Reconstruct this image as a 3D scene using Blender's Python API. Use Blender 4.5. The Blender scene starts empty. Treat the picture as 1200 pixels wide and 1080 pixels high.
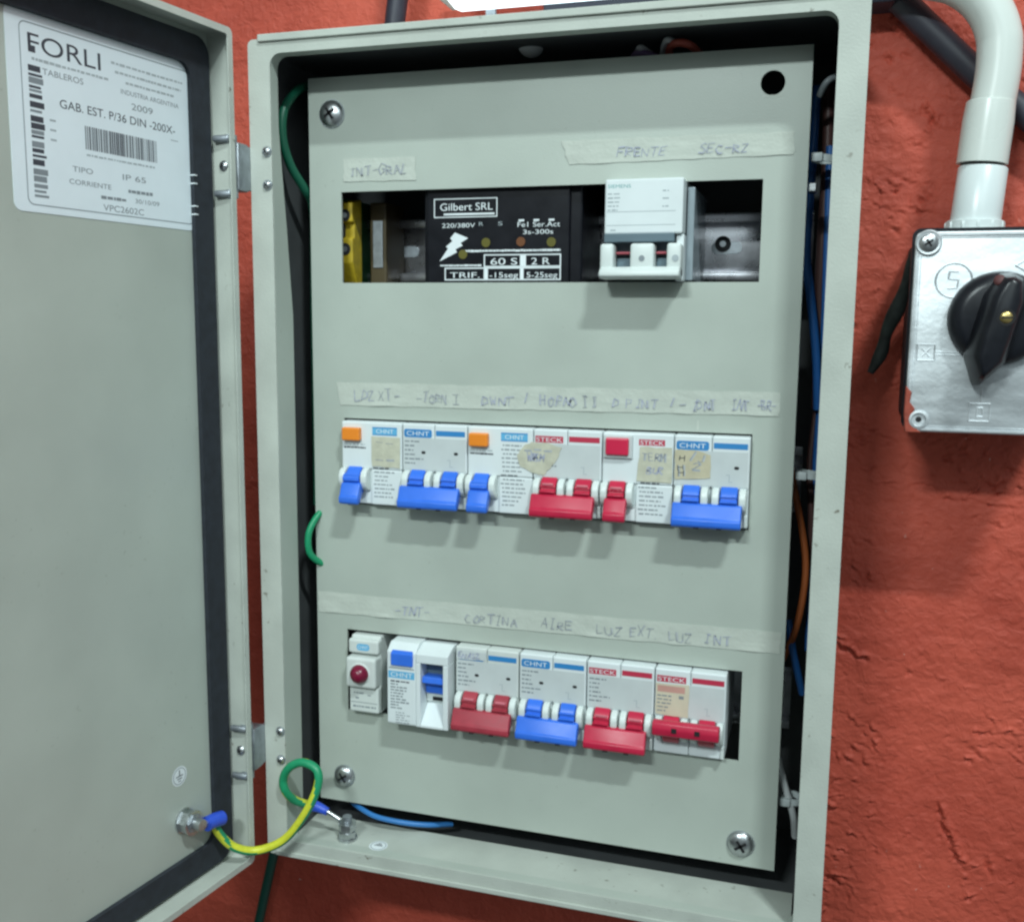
import bpy, bmesh, math, random
import numpy as np
from mathutils import Vector, Matrix, noise
random.seed(7)
C = bpy.context.scene.collection
MM = 0.001
sin, cos, PI, R = math.sin, math.cos, math.pi, math.radians

# ------------------------------------------------------------------ camera
cam_data = bpy.data.cameras.new("camera")
cam = bpy.data.objects.new("camera", cam_data); C.objects.link(cam)
bpy.context.scene.camera = cam
cam_data.sensor_width = 36.0
cam_data.lens = 1175.208/1200*36
cam_data.clip_start = 0.01; cam_data.clip_end = 50
def rodr(r):
    r = np.array(r); th = np.linalg.norm(r); k = r/th
    K = np.array([[0,-k[2],k[1]],[k[2],0,-k[0]],[-k[1],k[0],0]])
    return np.eye(3)+sin(th)*K+(1-cos(th))*K@K
CP = [269.311, -500.671, -127.181]
_M = rodr([0.135414, 0.297698, 0.029821]) @ np.array([[1,0,0],[0,0,-1],[0,1,0]], float)
_m = Matrix(((_M[0][0],-_M[1][0],-_M[2][0]),(_M[0][1],-_M[1][1],-_M[2][1]),(_M[0][2],-_M[1][2],-_M[2][2])))
cam.matrix_world = Matrix.Translation(Vector(CP)*MM) @ _m.to_4x4()

# ------------------------------------------------------------------ world and lamps (an indoor room lit by ceiling tubes)
sc = bpy.context.scene
w = bpy.data.worlds.new("World"); sc.world = w; w.use_nodes = True
bg = w.node_tree.nodes["Background"]
bg.inputs[0].default_value = (0.80, 0.95, 1.0, 1); bg.inputs[1].default_value = 0.15
# dim room: brighter towards the open right side and ceiling, darker on the left and below
_nt = w.node_tree; _tc = _nt.nodes.new("ShaderNodeTexCoord"); _dp = _nt.nodes.new("ShaderNodeVectorMath"); _dp.operation = 'DOT_PRODUCT'
_dp.inputs[1].default_value = (0.75, 0.1, 0.65); _nt.links.new(_tc.outputs["Generated"], _dp.inputs[0])
_mr = _nt.nodes.new("ShaderNodeMapRange"); _mr.inputs[1].default_value = -0.7; _mr.inputs[2].default_value = 0.9
_mr.inputs[3].default_value = 0.02; _mr.inputs[4].default_value = 0.42
_nt.links.new(_dp.outputs["Value"], _mr.inputs[0]); _nt.links.new(_mr.outputs[0], bg.inputs[1])
sc.view_settings.view_transform = 'Standard'; sc.view_settings.look = 'None'
sc.view_settings.exposure = -0.15; sc.view_settings.gamma = 1.0
sc.view_settings.use_curve_mapping = False
sc.cycles.filter_width = 2.5
sc.cycles.max_bounces = 6
def area(name, loc, target, sx, sy, power, col):
    l = bpy.data.lights.new(name, 'AREA'); l.shape = 'RECTANGLE'; l.size = sx*MM; l.size_y = sy*MM
    l.energy = power; l.color = col
    o = bpy.data.objects.new(name, l); C.objects.link(o)
    o.location = Vector(loc)*MM
    d = (Vector(target)-Vector(loc)).normalized()
    z = -d; x = Vector((1,0,0)); y = z.cross(x).normalized(); x = y.cross(z).normalized()
    o.rotation_euler = Matrix((x,y,z)).transposed().to_euler()
    return o
area("ceiling_tube_light", (10,-1150,490), (130,0,-200), 220, 40, 9.0, (0.86,1.0,1.0))
area("ceiling_tube_light", (955,-1100,1400), (130,0,-200), 240, 50, 29.5, (0.86,1.0,1.0))
area("soft_fill_light", (760,-1650,700), (130,0,-200), 800, 600, 5.0, (0.84,1.0,1.02))  # unseen fill lamp, added to lift the shadows behind the rim

# ------------------------------------------------------------------ materials
MATS = {}
def mat(name, rgb, rough=0.5, metal=0.0, var=0.08, vs=60, bump=0.0, bs=900, rvar=0.1, spec=0.5, emit=0, var2=None, dirt=0.0, dirtcol=(0.12,0.10,0.07), ds=420):
    if name in MATS: return MATS[name]
    m = bpy.data.materials.new(name); m.use_nodes = True
    nt = m.node_tree; b = nt.nodes["Principled BSDF"]; L = nt.links.new
    b.inputs["Roughness"].default_value = rough; b.inputs["Metallic"].default_value = metal
    b.inputs["Specular IOR Level"].default_value = spec
    tc = nt.nodes.new("ShaderNodeTexCoord")
    n = nt.nodes.new("ShaderNodeTexNoise"); n.inputs["Scale"].default_value = vs; n.inputs["Detail"].default_value = 6
    L(tc.outputs["Object"], n.inputs["Vector"])
    mr = nt.nodes.new("ShaderNodeMapRange"); mr.inputs[1].default_value = 0.3; mr.inputs[2].default_value = 0.7
    mr.inputs[3].default_value = 1-var; mr.inputs[4].default_value = 1+var
    L(n.outputs["Fac"], mr.inputs[0])
    mx = nt.nodes.new("ShaderNodeVectorMath"); mx.operation = 'SCALE'; mx.inputs[0].default_value = rgb
    L(mr.outputs[0], mx.inputs["Scale"])
    out = mx.outputs[0]
    if dirt > 0:
        n2 = nt.nodes.new("ShaderNodeTexNoise"); n2.inputs["Scale"].default_value = ds; n2.inputs["Detail"].default_value = 3
        n3 = nt.nodes.new("ShaderNodeTexNoise"); n3.inputs["Scale"].default_value = 25; n3.inputs["Detail"].default_value = 2
        L(tc.outputs["Object"], n2.inputs["Vector"]); L(tc.outputs["Object"], n3.inputs["Vector"])
        a = nt.nodes.new("ShaderNodeMapRange"); a.inputs[1].default_value = 0.66; a.inputs[2].default_value = 0.74
        L(n2.outputs["Fac"], a.inputs[0])
        c = nt.nodes.new("ShaderNodeMapRange"); c.inputs[1].default_value = 0.5; c.inputs[2].default_value = 0.65; c.inputs[4].default_value = dirt
        L(n3.outputs["Fac"], c.inputs[0])
        mm = nt.nodes.new("ShaderNodeMath"); mm.operation = 'MULTIPLY'; L(a.outputs[0], mm.inputs[0]); L(c.outputs[0], mm.inputs[1])
        mix = nt.nodes.new("ShaderNodeMix"); mix.data_type = 'RGBA'
        L(mm.outputs[0], mix.inputs[0]); L(out, mix.inputs[6]); mix.inputs[7].default_value = (*dirtcol, 1)
        out = mix.outputs[2]
    L(out, b.inputs["Base Color"])
    rr_ = nt.nodes.new("ShaderNodeMapRange"); rr_.inputs[3].default_value = max(0.02, rough-rvar); rr_.inputs[4].default_value = min(1, rough+rvar)
    L(n.outputs["Fac"], rr_.inputs[0]); L(rr_.outputs[0], b.inputs["Roughness"])
    if bump > 0:
        nb = nt.nodes.new("ShaderNodeTexNoise"); nb.inputs["Scale"].default_value = bs; nb.inputs["Detail"].default_value = 3
        L(tc.outputs["Object"], nb.inputs["Vector"])
        bp = nt.nodes.new("ShaderNodeBump"); bp.inputs["Strength"].default_value = bump; bp.inputs["Distance"].default_value = 0.0004
        L(nb.outputs["Fac"], bp.inputs["Height"]); L(bp.outputs[0], b.inputs["Normal"])
    if emit:
        b.inputs["Emission Color"].default_value = (*rgb, 1); b.inputs["Emission Strength"].default_value = emit
    MATS[name] = m
    return m
PAINT = mat("beige_enamel", (0.425,0.466,0.416), 0.40, var=0.06, vs=19, bump=0.16, bs=1400, dirt=0.28, rvar=0.16)
PAINT_DUSTY = mat("beige_enamel_worn", (0.47,0.50,0.45), 0.55, var=0.09, vs=40, bump=0.3, bs=900, dirt=1.0, ds=230)
INSIDE = mat("inside_shade_grey", (0.075,0.08,0.083), 0.7, var=0.15, vs=40)  # beige interior coloured dark to stand in for its shade
ZINC = mat("zinc_steel", (0.52,0.54,0.55), 0.30, 0.95, var=0.15, vs=200, bump=0.15, bs=700)
ZINC_DULL = mat("dull_zinc", (0.36,0.39,0.42), 0.48, 0.8, var=0.2, vs=180, bump=0.25, bs=700)
RAILM = mat("galvanised_rail", (0.68,0.68,0.72), 0.28, 0.9, var=0.2, vs=90)
GASK = mat("foam_gasket", (0.018,0.022,0.030), 0.85, var=0.3, vs=200, bump=0.6, bs=2500)
WHITE = mat("white_plastic", (0.70,0.75,0.76), 0.42, var=0.03, vs=60, dirt=0.25, dirtcol=(0.35,0.33,0.26))
WHITE2 = mat("creamy_plastic", (0.62,0.655,0.63), 0.48, var=0.05, vs=70, dirt=0.1)
EAR = mat("ivory_nylon", (0.66,0.71,0.69), 0.36, var=0.03)
GREYW = mat("grey_white_face", (0.56,0.60,0.60), 0.45, var=0.05, vs=80)
BLUE = mat("blue_lever", (0.035,0.16,0.72), 0.36, var=0.05, vs=150)
RED = mat("red_lever", (0.52,0.018,0.058), 0.34, var=0.06, vs=150)
REDOLD = mat("old_red_lever", (0.36,0.035,0.055), 0.5, var=0.12, vs=150)
ORANGE = mat("orange_button", (0.85,0.25,0.02), 0.4, var=0.04)
PINKRED = mat("red_button", (0.62,0.02,0.07), 0.35, var=0.04)
INKBLUE = mat("print_blue", (0.03,0.22,0.52), 0.5, var=0.05)
INKSKY = mat("print_sky_blue", (0.12,0.42,0.68), 0.5, var=0.05)
INKRED = mat("print_red", (0.50,0.03,0.07), 0.5, var=0.05)
INKBLK = mat("print_black", (0.05,0.055,0.07), 0.6)
INKGRY = mat("print_grey", (0.22,0.25,0.27), 0.6)
INKFNT = mat("print_pale_grey", (0.38,0.43,0.45), 0.6)
INKWHT = mat("print_white", (0.75,0.8,0.82), 0.5)
INKTEAL = mat("print_teal", (0.10,0.36,0.36), 0.5)
PEN = mat("violet_pen", (0.33,0.35,0.49), 0.7, var=0.3, vs=500)
PENG = mat("grey_pen", (0.27,0.29,0.34), 0.7, var=0.3, vs=500)
HOLE = mat("dark_hole", (0.01,0.01,0.012), 0.8)
TAPE = mat("masking_tape", (0.50,0.532,0.475), 0.62, var=0.045, vs=90, bump=0.5, bs=500)
TAPEOLD = mat("yellowed_tape", (0.52,0.47,0.33), 0.6, var=0.10, vs=160, bump=0.4, bs=600)
TAPECLR = mat("pale_tape_scrap", (0.53,0.52,0.41), 0.5, var=0.13, vs=160, bump=0.4, bs=600)
STICK = mat("sticker_paper", (0.74,0.82,0.86), 0.5, var=0.02, vs=70, bump=0.15, bs=300)
BLACK = mat("black_plastic", (0.009,0.010,0.014), 0.33, var=0.2, vs=120, spec=0.35)
BLACKM = mat("black_module", (0.005,0.0055,0.009), 0.38, var=0.15, vs=120, spec=0.25)
DKGRY = mat("slate_grey_plastic", (0.10,0.15,0.18), 0.45)
YEL = mat("yellow_terminal", (0.42,0.30,0.015), 0.5, var=0.2, vs=300)
GRN = mat("green_terminal", (0.02,0.16,0.05), 0.45, var=0.1)
WGRN = mat("green_wire", (0.01,0.27,0.12), 0.42, var=0.08, vs=300)
WDG = mat('shaded_green_wire', (0.005,0.10,0.055), 0.45)  # the green wire again, darkened in colour for the shade it lies in
WYEL = mat("yellow_wire", (0.60,0.62,0.04), 0.42, var=0.10, vs=300)
WBLU = mat("blue_wire", (0.02,0.12,0.38), 0.42)
WBLU2 = mat("bright_blue_wire", (0.03,0.17,0.45), 0.42)
WORG = mat("orange_wire", (0.42,0.11,0.03), 0.5)
WBRN = mat("brown_wire", (0.10,0.045,0.04), 0.5)
WWHT = mat("white_wire", (0.6,0.62,0.62), 0.5)
WDKG = mat("dark_green_cable", (0.008,0.07,0.05), 0.45)
LUG = mat("blue_lug_sleeve", (0.03,0.09,0.60), 0.4)
NYLON = mat("nylon_tie", (0.55,0.6,0.6), 0.45)
PVC = mat("white_pvc", (0.67,0.71,0.67), 0.30, var=0.035, vs=25)
PVCW = mat("bright_pvc", (0.68,0.74,0.74), 0.30, var=0.03, vs=25)
CONDM = mat("black_conduit", (0.035,0.035,0.05), 0.5, var=0.15, vs=60)
BRASS = mat("brass", (0.55,0.42,0.16), 0.35, 0.9, var=0.2, vs=300)
SMEAR = mat("red_paint_smear", (0.33,0.06,0.035), 0.7, var=0.25, vs=250, bump=0.8, bs=600)
RUBY = mat("ruby_lens", (0.17,0.005,0.03), 0.30, var=0.1, vs=400)
def cast_mat():
    m = mat("cast_aluminium", (0.62,0.65,0.67), 0.50, 0.7, var=0.24, vs=45, bump=0.35, bs=500)
    nt = m.node_tree; n = [x for x in nt.nodes if x.type == 'TEX_NOISE'][0]
    mp = nt.nodes.new("ShaderNodeMapping"); mp.inputs["Scale"].default_value = (0.5,1,2.2); mp.inputs["Rotation"].default_value = (0,R(20),0)
    tc = [x for x in nt.nodes if x.type == 'TEX_COORD'][0]
    nt.links.new(tc.outputs["Object"], mp.inputs[0]); nt.links.new(mp.outputs[0], n.inputs["Vector"])
    n.inputs["Detail"].default_value = 9; n.inputs["Distortion"].default_value = 0.8
    return m
CAST = cast_mat()
CASTB = mat("dark_casting", (0.03,0.032,0.038), 0.6, 0.3, var=0.3, vs=80)
LAMP = mat("glowing_tube", (0.80,0.95,1.0), 0.4, emit=2.2)

# ------------------------------------------------------------------ mesh builder, all sizes in millimetres
class MB:
    def __init__(s, M=None):
        s.v = []; s.f = []; s.m = []; s.sm = []; s.mats = []; s.M = M
    def mi(s, m):
        if m not in s.mats: s.mats.append(m)
        return s.mats.index(m)
    def add(s, vs, fs, m, smooth=False):
        b = len(s.v)
        for p in vs:
            p = Vector(p)
            s.v.append(tuple(s.M @ p) if s.M is not None else tuple(p))
        k = s.mi(m)
        for f in fs: s.f.append([b+i for i in f]); s.m.append(k); s.sm.append(smooth)
        return s
    def bm(s, bm, m, smooth=False):
        bm.verts.ensure_lookup_table()
        for i, v in enumerate(bm.verts): v.index = i
        s.add([v.co.copy() for v in bm.verts], [[v.index for v in f.verts] for f in bm.faces], m, smooth)
        bm.free(); return s
    def box(s, x0, x1, y0, y1, z0, z1, m, bev=0.0, seg=2):
        if x0 > x1: x0, x1 = x1, x0
        if y0 > y1: y0, y1 = y1, y0
        if z0 > z1: z0, z1 = z1, z0
        bm = bmesh.new(); bmesh.ops.create_cube(bm, size=1.0)
        for v in bm.verts:
            v.co = Vector((x0+(v.co.x+.5)*(x1-x0), y0+(v.co.y+.5)*(y1-y0), z0+(v.co.z+.5)*(z1-z0)))
        if bev > 0:
            bev = min(bev, .45*min(x1-x0, y1-y0, z1-z0))
            bmesh.ops.bevel(bm, geom=bm.edges[:], offset=bev, segments=seg, profile=0.5, affect='EDGES')
        return s.bm(bm, m, False)
    def prism(s, poly, axis, lo, hi, m, bev=0.0, seg=2, smooth=False):
        # poly: (a,b) pairs; axis x -> (y,z); axis y -> (x,z); axis z -> (x,y)
        def P(a, b, h): return {'x':(h,a,b), 'y':(a,h,b), 'z':(a,b,h)}[axis]
        bm = bmesh.new()
        A = [bm.verts.new(P(a,b,lo)) for a,b in poly]; B_ = [bm.verts.new(P(a,b,hi)) for a,b in poly]
        n = len(poly)
        bm.faces.new(A); bm.faces.new(B_[::-1])
        for i in range(n): bm.faces.new((A[i], B_[i], B_[(i+1)%n], A[(i+1)%n]))
        bmesh.ops.recalc_face_normals(bm, faces=bm.faces[:])
        if bev > 0: bmesh.ops.bevel(bm, geom=bm.edges[:], offset=bev, segments=seg, profile=0.5, affect='EDGES')
        return s.bm(bm, m, smooth)
    def ring(s, outer, inner, y0, y1, m):
        n = len(outer); v = []
        for y in (y0, y1):
            v += [(x,y,z) for x,z in outer]; v += [(x,y,z) for x,z in inner]
        f = []
        for i in range(n):
            j = (i+1)%n
            f += [(i,j,n+j,n+i), (2*n+j,2*n+i,3*n+i,3*n+j), (j,i,2*n+i,2*n+j), (n+i,n+j,3*n+j,3*n+i)]
        return s.add(v, f, m)
    def cyl(s, c, axis, r, h, m, n=24, r2=None, smooth=True):
        # from c along axis by h
        a = Vector(axis).normalized(); u = a.orthogonal().normalized(); w_ = a.cross(u); c = Vector(c)
        r2 = r if r2 is None else r2
        A = [c+u*cos(2*PI*i/n)*r+w_*sin(2*PI*i/n)*r for i in range(n)]
        B_ = [c+a*h+u*cos(2*PI*i/n)*r2+w_*sin(2*PI*i/n)*r2 for i in range(n)]
        s.add(A+B_, [(i,(i+1)%n,n+(i+1)%n,n+i) for i in range(n)], m, smooth)
        s.add(A, [list(range(n))[::-1]], m); s.add(B_, [list(range(n))], m)
        return s
    def lathe(s, c, axis, prof, m, n=28, smooth=True):
        a = Vector(axis).normalized(); u = a.orthogonal().normalized(); w_ = a.cross(u); c = Vector(c); v = []
        for r, h in prof: v += [c+a*h+u*cos(2*PI*i/n)*r+w_*sin(2*PI*i/n)*r for i in range(n)]
        f = [(k*n+i, k*n+(i+1)%n, (k+1)*n+(i+1)%n, (k+1)*n+i) for k in range(len(prof)-1) for i in range(n)]
        return s.add(v, f, m, smooth)
    def dome(s, c, axis, r, h, m, n=24, k=6):
        prof = [(r*cos(PI/2*i/k)+1e-4, h*sin(PI/2*i/k)) for i in range(k+1)]
        return s.lathe(c, axis, prof, m, n)
    def tube(s, pts, r, m, m2=None, n=12, sub=6, gdir=None, smooth=True):
        P = crom(pts, sub); up = Vector((0.13,0.9,0.31)); v = []
        N = len(P); prev = None
        for i, p in enumerate(P):
            t = (P[min(i+1,N-1)]-P[max(i-1,0)]).normalized()
            u = (prev - t*prev.dot(t)).normalized() if prev is not None else (up-t*up.dot(t)).normalized()
            prev = u; w_ = t.cross(u); rr_ = r(i/(N-1)) if callable(r) else r
            for j in range(n):
                a = 2*PI*j/n
                v.append(p+u*cos(a)*rr_+w_*sin(a)*rr_)
        fa, fb = [], []
        for i in range(N-1):
            for j in range(n):
                q = (i*n+j, i*n+(j+1)%n, (i+1)*n+(j+1)%n, (i+1)*n+j)
                nn = v[q[0]]+v[q[1]]-P[i]*2
                (fb if (m2 and nn.normalized().dot(gdir(i/(N-1))) > .12) else fa).append(q)
        b = len(s.v); s.add(v, fa, m, smooth)
        if fb:
            k = s.mi(m2)
            for q in fb: s.f.append([b+i for i in q]); s.m.append(k); s.sm.append(smooth)
        s.add(v[:n], [list(range(n))[::-1]], m); s.add(v[-n:], [list(range(n))], m)
        return s
    def quad(s, x0, x1, z0, z1, y, m):
        return s.add([(x0,y,z0),(x1,y,z0),(x1,y,z1),(x0,y,z1)], [(0,1,2,3)], m)
    def text(s, txt, x0, x1, zb, cap, y, m, rot=False):
        V, F, wd = text_mesh(txt)
        sx = (x1-x0)/wd; sz = cap/0.72
        if rot: return s.add([(x0-(b*sz), y, zb+a*sx) for a,b in V], F, m)
        return s.add([(x0+a*sx, y, zb+b*sz) for a,b in V], F, m)
    def lines(s, x0, x1, z, h, y, m, fill=.8, step=None):
        # a line of print too small to read in the photograph: uneven word-like marks
        x = x0
        while x < x1-.4:
            l = random.uniform(.8, 3.2); e = min(x+l, x1)
            s.quad(x, e, z-h/2*random.uniform(.7,1.1), z+h/2*random.uniform(.7,1.1), y, m); x = e+random.uniform(.25,.6)/fill
        return s
    def build(s, name, parent=None, loc=None):
        # parts are stored relative to their thing's base
        base = Vector(loc) if loc is not None else (Vector(parent_loc(parent)) if parent is not None else Vector((0,0,0)))
        me = bpy.data.meshes.new(name)
        me.from_pydata([((Vector(p)-base)*MM) for p in s.v], [], s.f)
        for m in s.mats: me.materials.append(m)
        me.polygons.foreach_set("material_index", s.m); me.polygons.foreach_set("use_smooth", s.sm); me.update()
        if any(s.sm) and len(s.f) < 60000: me.set_sharp_from_angle(angle=R(42))
        o = bpy.data.objects.new(name, me); C.objects.link(o)
        if parent is not None: o.parent = parent
        elif loc is not None: o.location = base*MM
        return o
def parent_loc(p):
    while p.parent is not None: p = p.parent
    return p.location/MM
def crom(pts, sub):
    P = [Vector(p) for p in pts]
    if len(P) == 2: return P
    P = [2*P[0]-P[1]]+P+[2*P[-1]-P[-2]]; out = []
    for i in range(1, len(P)-2):
        a,b,c,d = P[i-1:i+3]
        for k in range(sub):
            t = k/sub
            out.append(.5*((2*b)+(-a+c)*t+(2*a-5*b+4*c-d)*t*t+(-a+3*b-3*c+d)*t**3))
    out.append(P[-2]); return out
_T = {}
def text_mesh(txt):
    if txt in _T: return _T[txt]
    cu = bpy.data.curves.new("t", 'FONT'); cu.body = txt; cu.size = 1; cu.resolution_u = 5
    o = bpy.data.objects.new("t", cu); C.objects.link(o)
    dg = bpy.context.evaluated_depsgraph_get()
    me = bpy.data.meshes.new_from_object(o.evaluated_get(dg))
    V = [(v.co.x, v.co.y) for v in me.vertices]; F = [tuple(p.vertices) for p in me.polygons]
    bpy.data.objects.remove(o); bpy.data.curves.remove(cu); bpy.data.meshes.remove(me)
    mn = min(a for a,b in V); wd = max(a for a,b in V)-mn
    _T[txt] = ([(a-mn,b) for a,b in V], F, wd)
    return _T[txt]
SMUDGE = mat('smudged_ink', (0.44,0.465,0.475), .7, var=.1, vs=500)
# hand lettering as pen strokes on a 4 x 6 grid
HW = {'A':[[(0,0),(2,6),(4,0)],[(1,2.2),(3,2.4)]],'B':[[(0,0),(0,6),(3,5.2),(2.6,3.4),(0,3),(3.6,2),(3,0),(0,0)]],'C':[[(4,5.4),(1.6,6),(0,3),(1.5,0),(4,.6)]],
'D':[[(0,0),(.2,6),(3.6,4.6),(3.8,1.8),(0,0)]],'E':[[(4,6),(0,5.8),(0,0),(3.8,.2)],[(0,3),(3,3.2)]],'F':[[(0,0),(0,6),(4,6.2)],[(0,3),(3,3.3)]],
'G':[[(4,5.2),(1.4,6),(0,2.6),(1.8,0),(4,1),(4,3),(2.2,3)]],'H':[[(0,0),(.2,6)],[(3.8,0),(4,6)],[(.1,3),(3.9,3.2)]],'I':[[(2,0),(2.1,6)],[(.8,6),(3.3,6.1)],[(.8,0),(3.2,.1)]],
'J':[[(3,6),(3,1),(1.4,0),(0,1)]],'L':[[(0,6),(.2,0),(3.8,.3)]],'M':[[(0,0),(.4,6),(2,2.4),(3.7,6),(4,0)]],'N':[[(0,0),(.2,6),(3.8,0),(4,6)]],
'O':[[(2,6),(0,4),(.4,1),(2,0),(4,1.6),(3.8,4.6),(2,6)]],'P':[[(0,0),(0,6),(3.6,5.2),(3.2,3),(0,2.8)]],'R':[[(0,0),(0,6),(3.6,5.2),(3.2,3.4),(0,3),(4,0)]],
'S':[[(4,5.4),(1.6,6),(.2,4.4),(3.6,2.4),(2.6,.1),(0,.6)]],'T':[[(2,0),(2.1,6)],[(-.4,6),(4.6,6.3)]],'U':[[(0,6),(.2,1.2),(2,0),(3.8,1.2),(4,6)]],
'W':[[(0,6),(1,0),(2,4),(3,0),(4,6)]],'X':[[(0,0),(4,6)],[(0,6),(4,0)]],'Z':[[(0,5.8),(4,6),(0,0),(4,.2)]],'-':[[(0,3),(4,3.4)]],'/':[[(0.6,0),(3,6.5)]],'.':[[(1.4,0),(2,.4)]],
'2':[[(0,5),(2,6),(3.8,4.6),(0,0),(4,.1)]],' ':[]}
def handwrite(mb, txt, x0, x1, z0, cap, y, m, wd=0.42):
    n = len(txt); cw = (x1-x0)/n
    for i, ch in enumerate(txt):
        ox = x0+i*cw+random.uniform(-.35,.35); oz = z0+random.uniform(-.5,.5); sl = random.uniform(-.1,.28); cap_ = cap*random.uniform(.78,1.08)
        for st in HW.get(ch, []):
            P = [(ox+a/4*cw*.74+sl*b*cap_/6, oz+b/6*cap_) for a,b in st]
            P = [(a+random.uniform(-.22,.22), b+random.uniform(-.25,.25)) for a,b in P]
            for (a,b),(c,d) in zip(P[:-1], P[1:]):
                L = math.hypot(c-a,d-b) or 1; nx, nz = -(d-b)/L*wd/2, (c-a)/L*wd/2
                ww = random.uniform(.5,1.0)
                if SMUDGE is not None and random.random() < .45:
                    e_ = random.uniform(.25,.6); mb.add([(a+nx*2.2+e_,y+.03,b+nz*2.2),(a-nx*2.2+e_,y+.03,b-nz*2.2),(c-nx*2.2+e_,y+.03,d-nz*2.2),(c+nx*2.2+e_,y+.03,d+nz*2.2)], [(0,1,2,3)], SMUDGE)
                mb.add([(a+nx*ww,y,b+nz*ww),(a-nx*ww,y,b-nz*ww),(c-nx*ww,y,d-nz*ww),(c+nx*ww,y,d+nz*ww)], [(0,1,2,3)], m)
def rr(x0, x1, z0, z1, r, n=6):
    P = []
    for cx, cz, a0 in ((x1-r,z1-r,0),(x0+r,z1-r,90),(x0+r,z0+r,180),(x1-r,z0+r,270)):
        for i in range(n+1):
            a = R(a0+90*i/n); P.append((cx+r*cos(a), cz+r*sin(a)))
    return P
def tag(o, label=None, cat=None, group=None, kind=None):
    if label: o['label'] = label
    if cat: o['category'] = cat
    if group: o['group'] = group
    if kind: o['kind'] = kind
    return o
def thing(name, label, cat, loc, group=None):
    o = bpy.data.objects.new(name, None); C.objects.link(o); o.location = Vector(loc)*MM
    o.empty_display_size = .02
    return tag(o, label, cat, group)
def sheet_tape(mb, poly, y, m, amp=0.35, nx=40, nz=5, th=0.15, curl=0.0):
    # poly: four corners TL, TR, BR, BL of a strip; wavy surface, slightly torn ends
    (ax,az),(bx,bz),(cx,cz),(dx,dz) = poly
    V = []
    for k in (0,1):
        for i in range(nx+1):
            u = i/nx
            for j in range(nz+1):
                v_ = j/nz
                x = (ax*(1-u)+bx*u)*(1-v_)+(dx*(1-u)+cx*u)*v_; z = (az*(1-u)+bz*u)*(1-v_)+(dz*(1-u)+cz*u)*v_
                if i in (0,nx): x += noise.noise(Vector((z*.7,x,3)))*1.4
                if j in (0,nz): z += noise.noise(Vector((x*.12,z,9)))*.5
                lift = amp*(.5+.5*noise.noise(Vector((x*.09,z*.25,1.5))))
                if j == nz: lift += max(0, noise.noise(Vector((x*.06,7,2))))*curl
                V.append((x, y-lift-(th if k == 0 else 0), z))
    n = (nx+1)*(nz+1); F = []
    for i in range(nx):
        for j in range(nz):
            a = i*(nz+1)+j; q = (a, a+1, a+nz+2, a+nz+1); F.append(q); F.append(tuple(n+k for k in q[::-1]))
    per = [i*(nz+1) for i in range(nx+1)]+[nx*(nz+1)+j for j in range(1,nz+1)]+[i*(nz+1)+nz for i in range(nx-1,-1,-1)]+[j for j in range(nz-1,0,-1)]
    for a, b in zip(per, per[1:]+per[:1]): F.append((a, b, n+b, n+a))
    mb.add(V, F, m, False)
def phillips(mb, c, axis, r, h, m, up=(0,0,1), washer=None):
    a = Vector(axis).normalized(); c = Vector(c)
    if washer: mb.cyl(c, a, washer, .8, m)
    mb.dome(c+a*(.6 if washer else 0), a, r, h, m)
    u = Vector(up); w_ = a.cross(u)
    ca, sa = cos(.6), sin(.6); u, w_ = u*ca+w_*sa, w_*ca-u*sa
    t = c+a*(h+(.62 if washer else .02))
    for p, q in ((u,w_),(w_,u)):
        L, W = r*.5, r*.11
        mb.add([t+p*L+q*W, t-p*L+q*W, t-p*L-q*W, t+p*L-q*W, ], [(0,1,2,3)], HOLE)
        mb.add([t+p*L+q*W-a*.5, t-p*L+q*W-a*.5, t-p*L-q*W-a*.5, t+p*L-q*W-a*.5], [(0,1,2,3)], HOLE)
def hexnut(mb, c, axis, r, h, m, ph=0.2):
    a = Vector(axis).normalized(); u = a.orthogonal().normalized(); w_ = a.cross(u); c = Vector(c)
    P = [c+u*cos(ph+i*PI/3)*r+w_*sin(ph+i*PI/3)*r for i in range(6)]
    Q = [p+a*h for p in P]
    mb.add(P+Q, [(i,(i+1)%6,6+(i+1)%6,6+i) for i in range(6)]+[tuple(range(6))[::-1], tuple(range(6,12))], m)
    mb.cyl(c+a*h, a, r*.82, .3, m, n=24)

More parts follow.
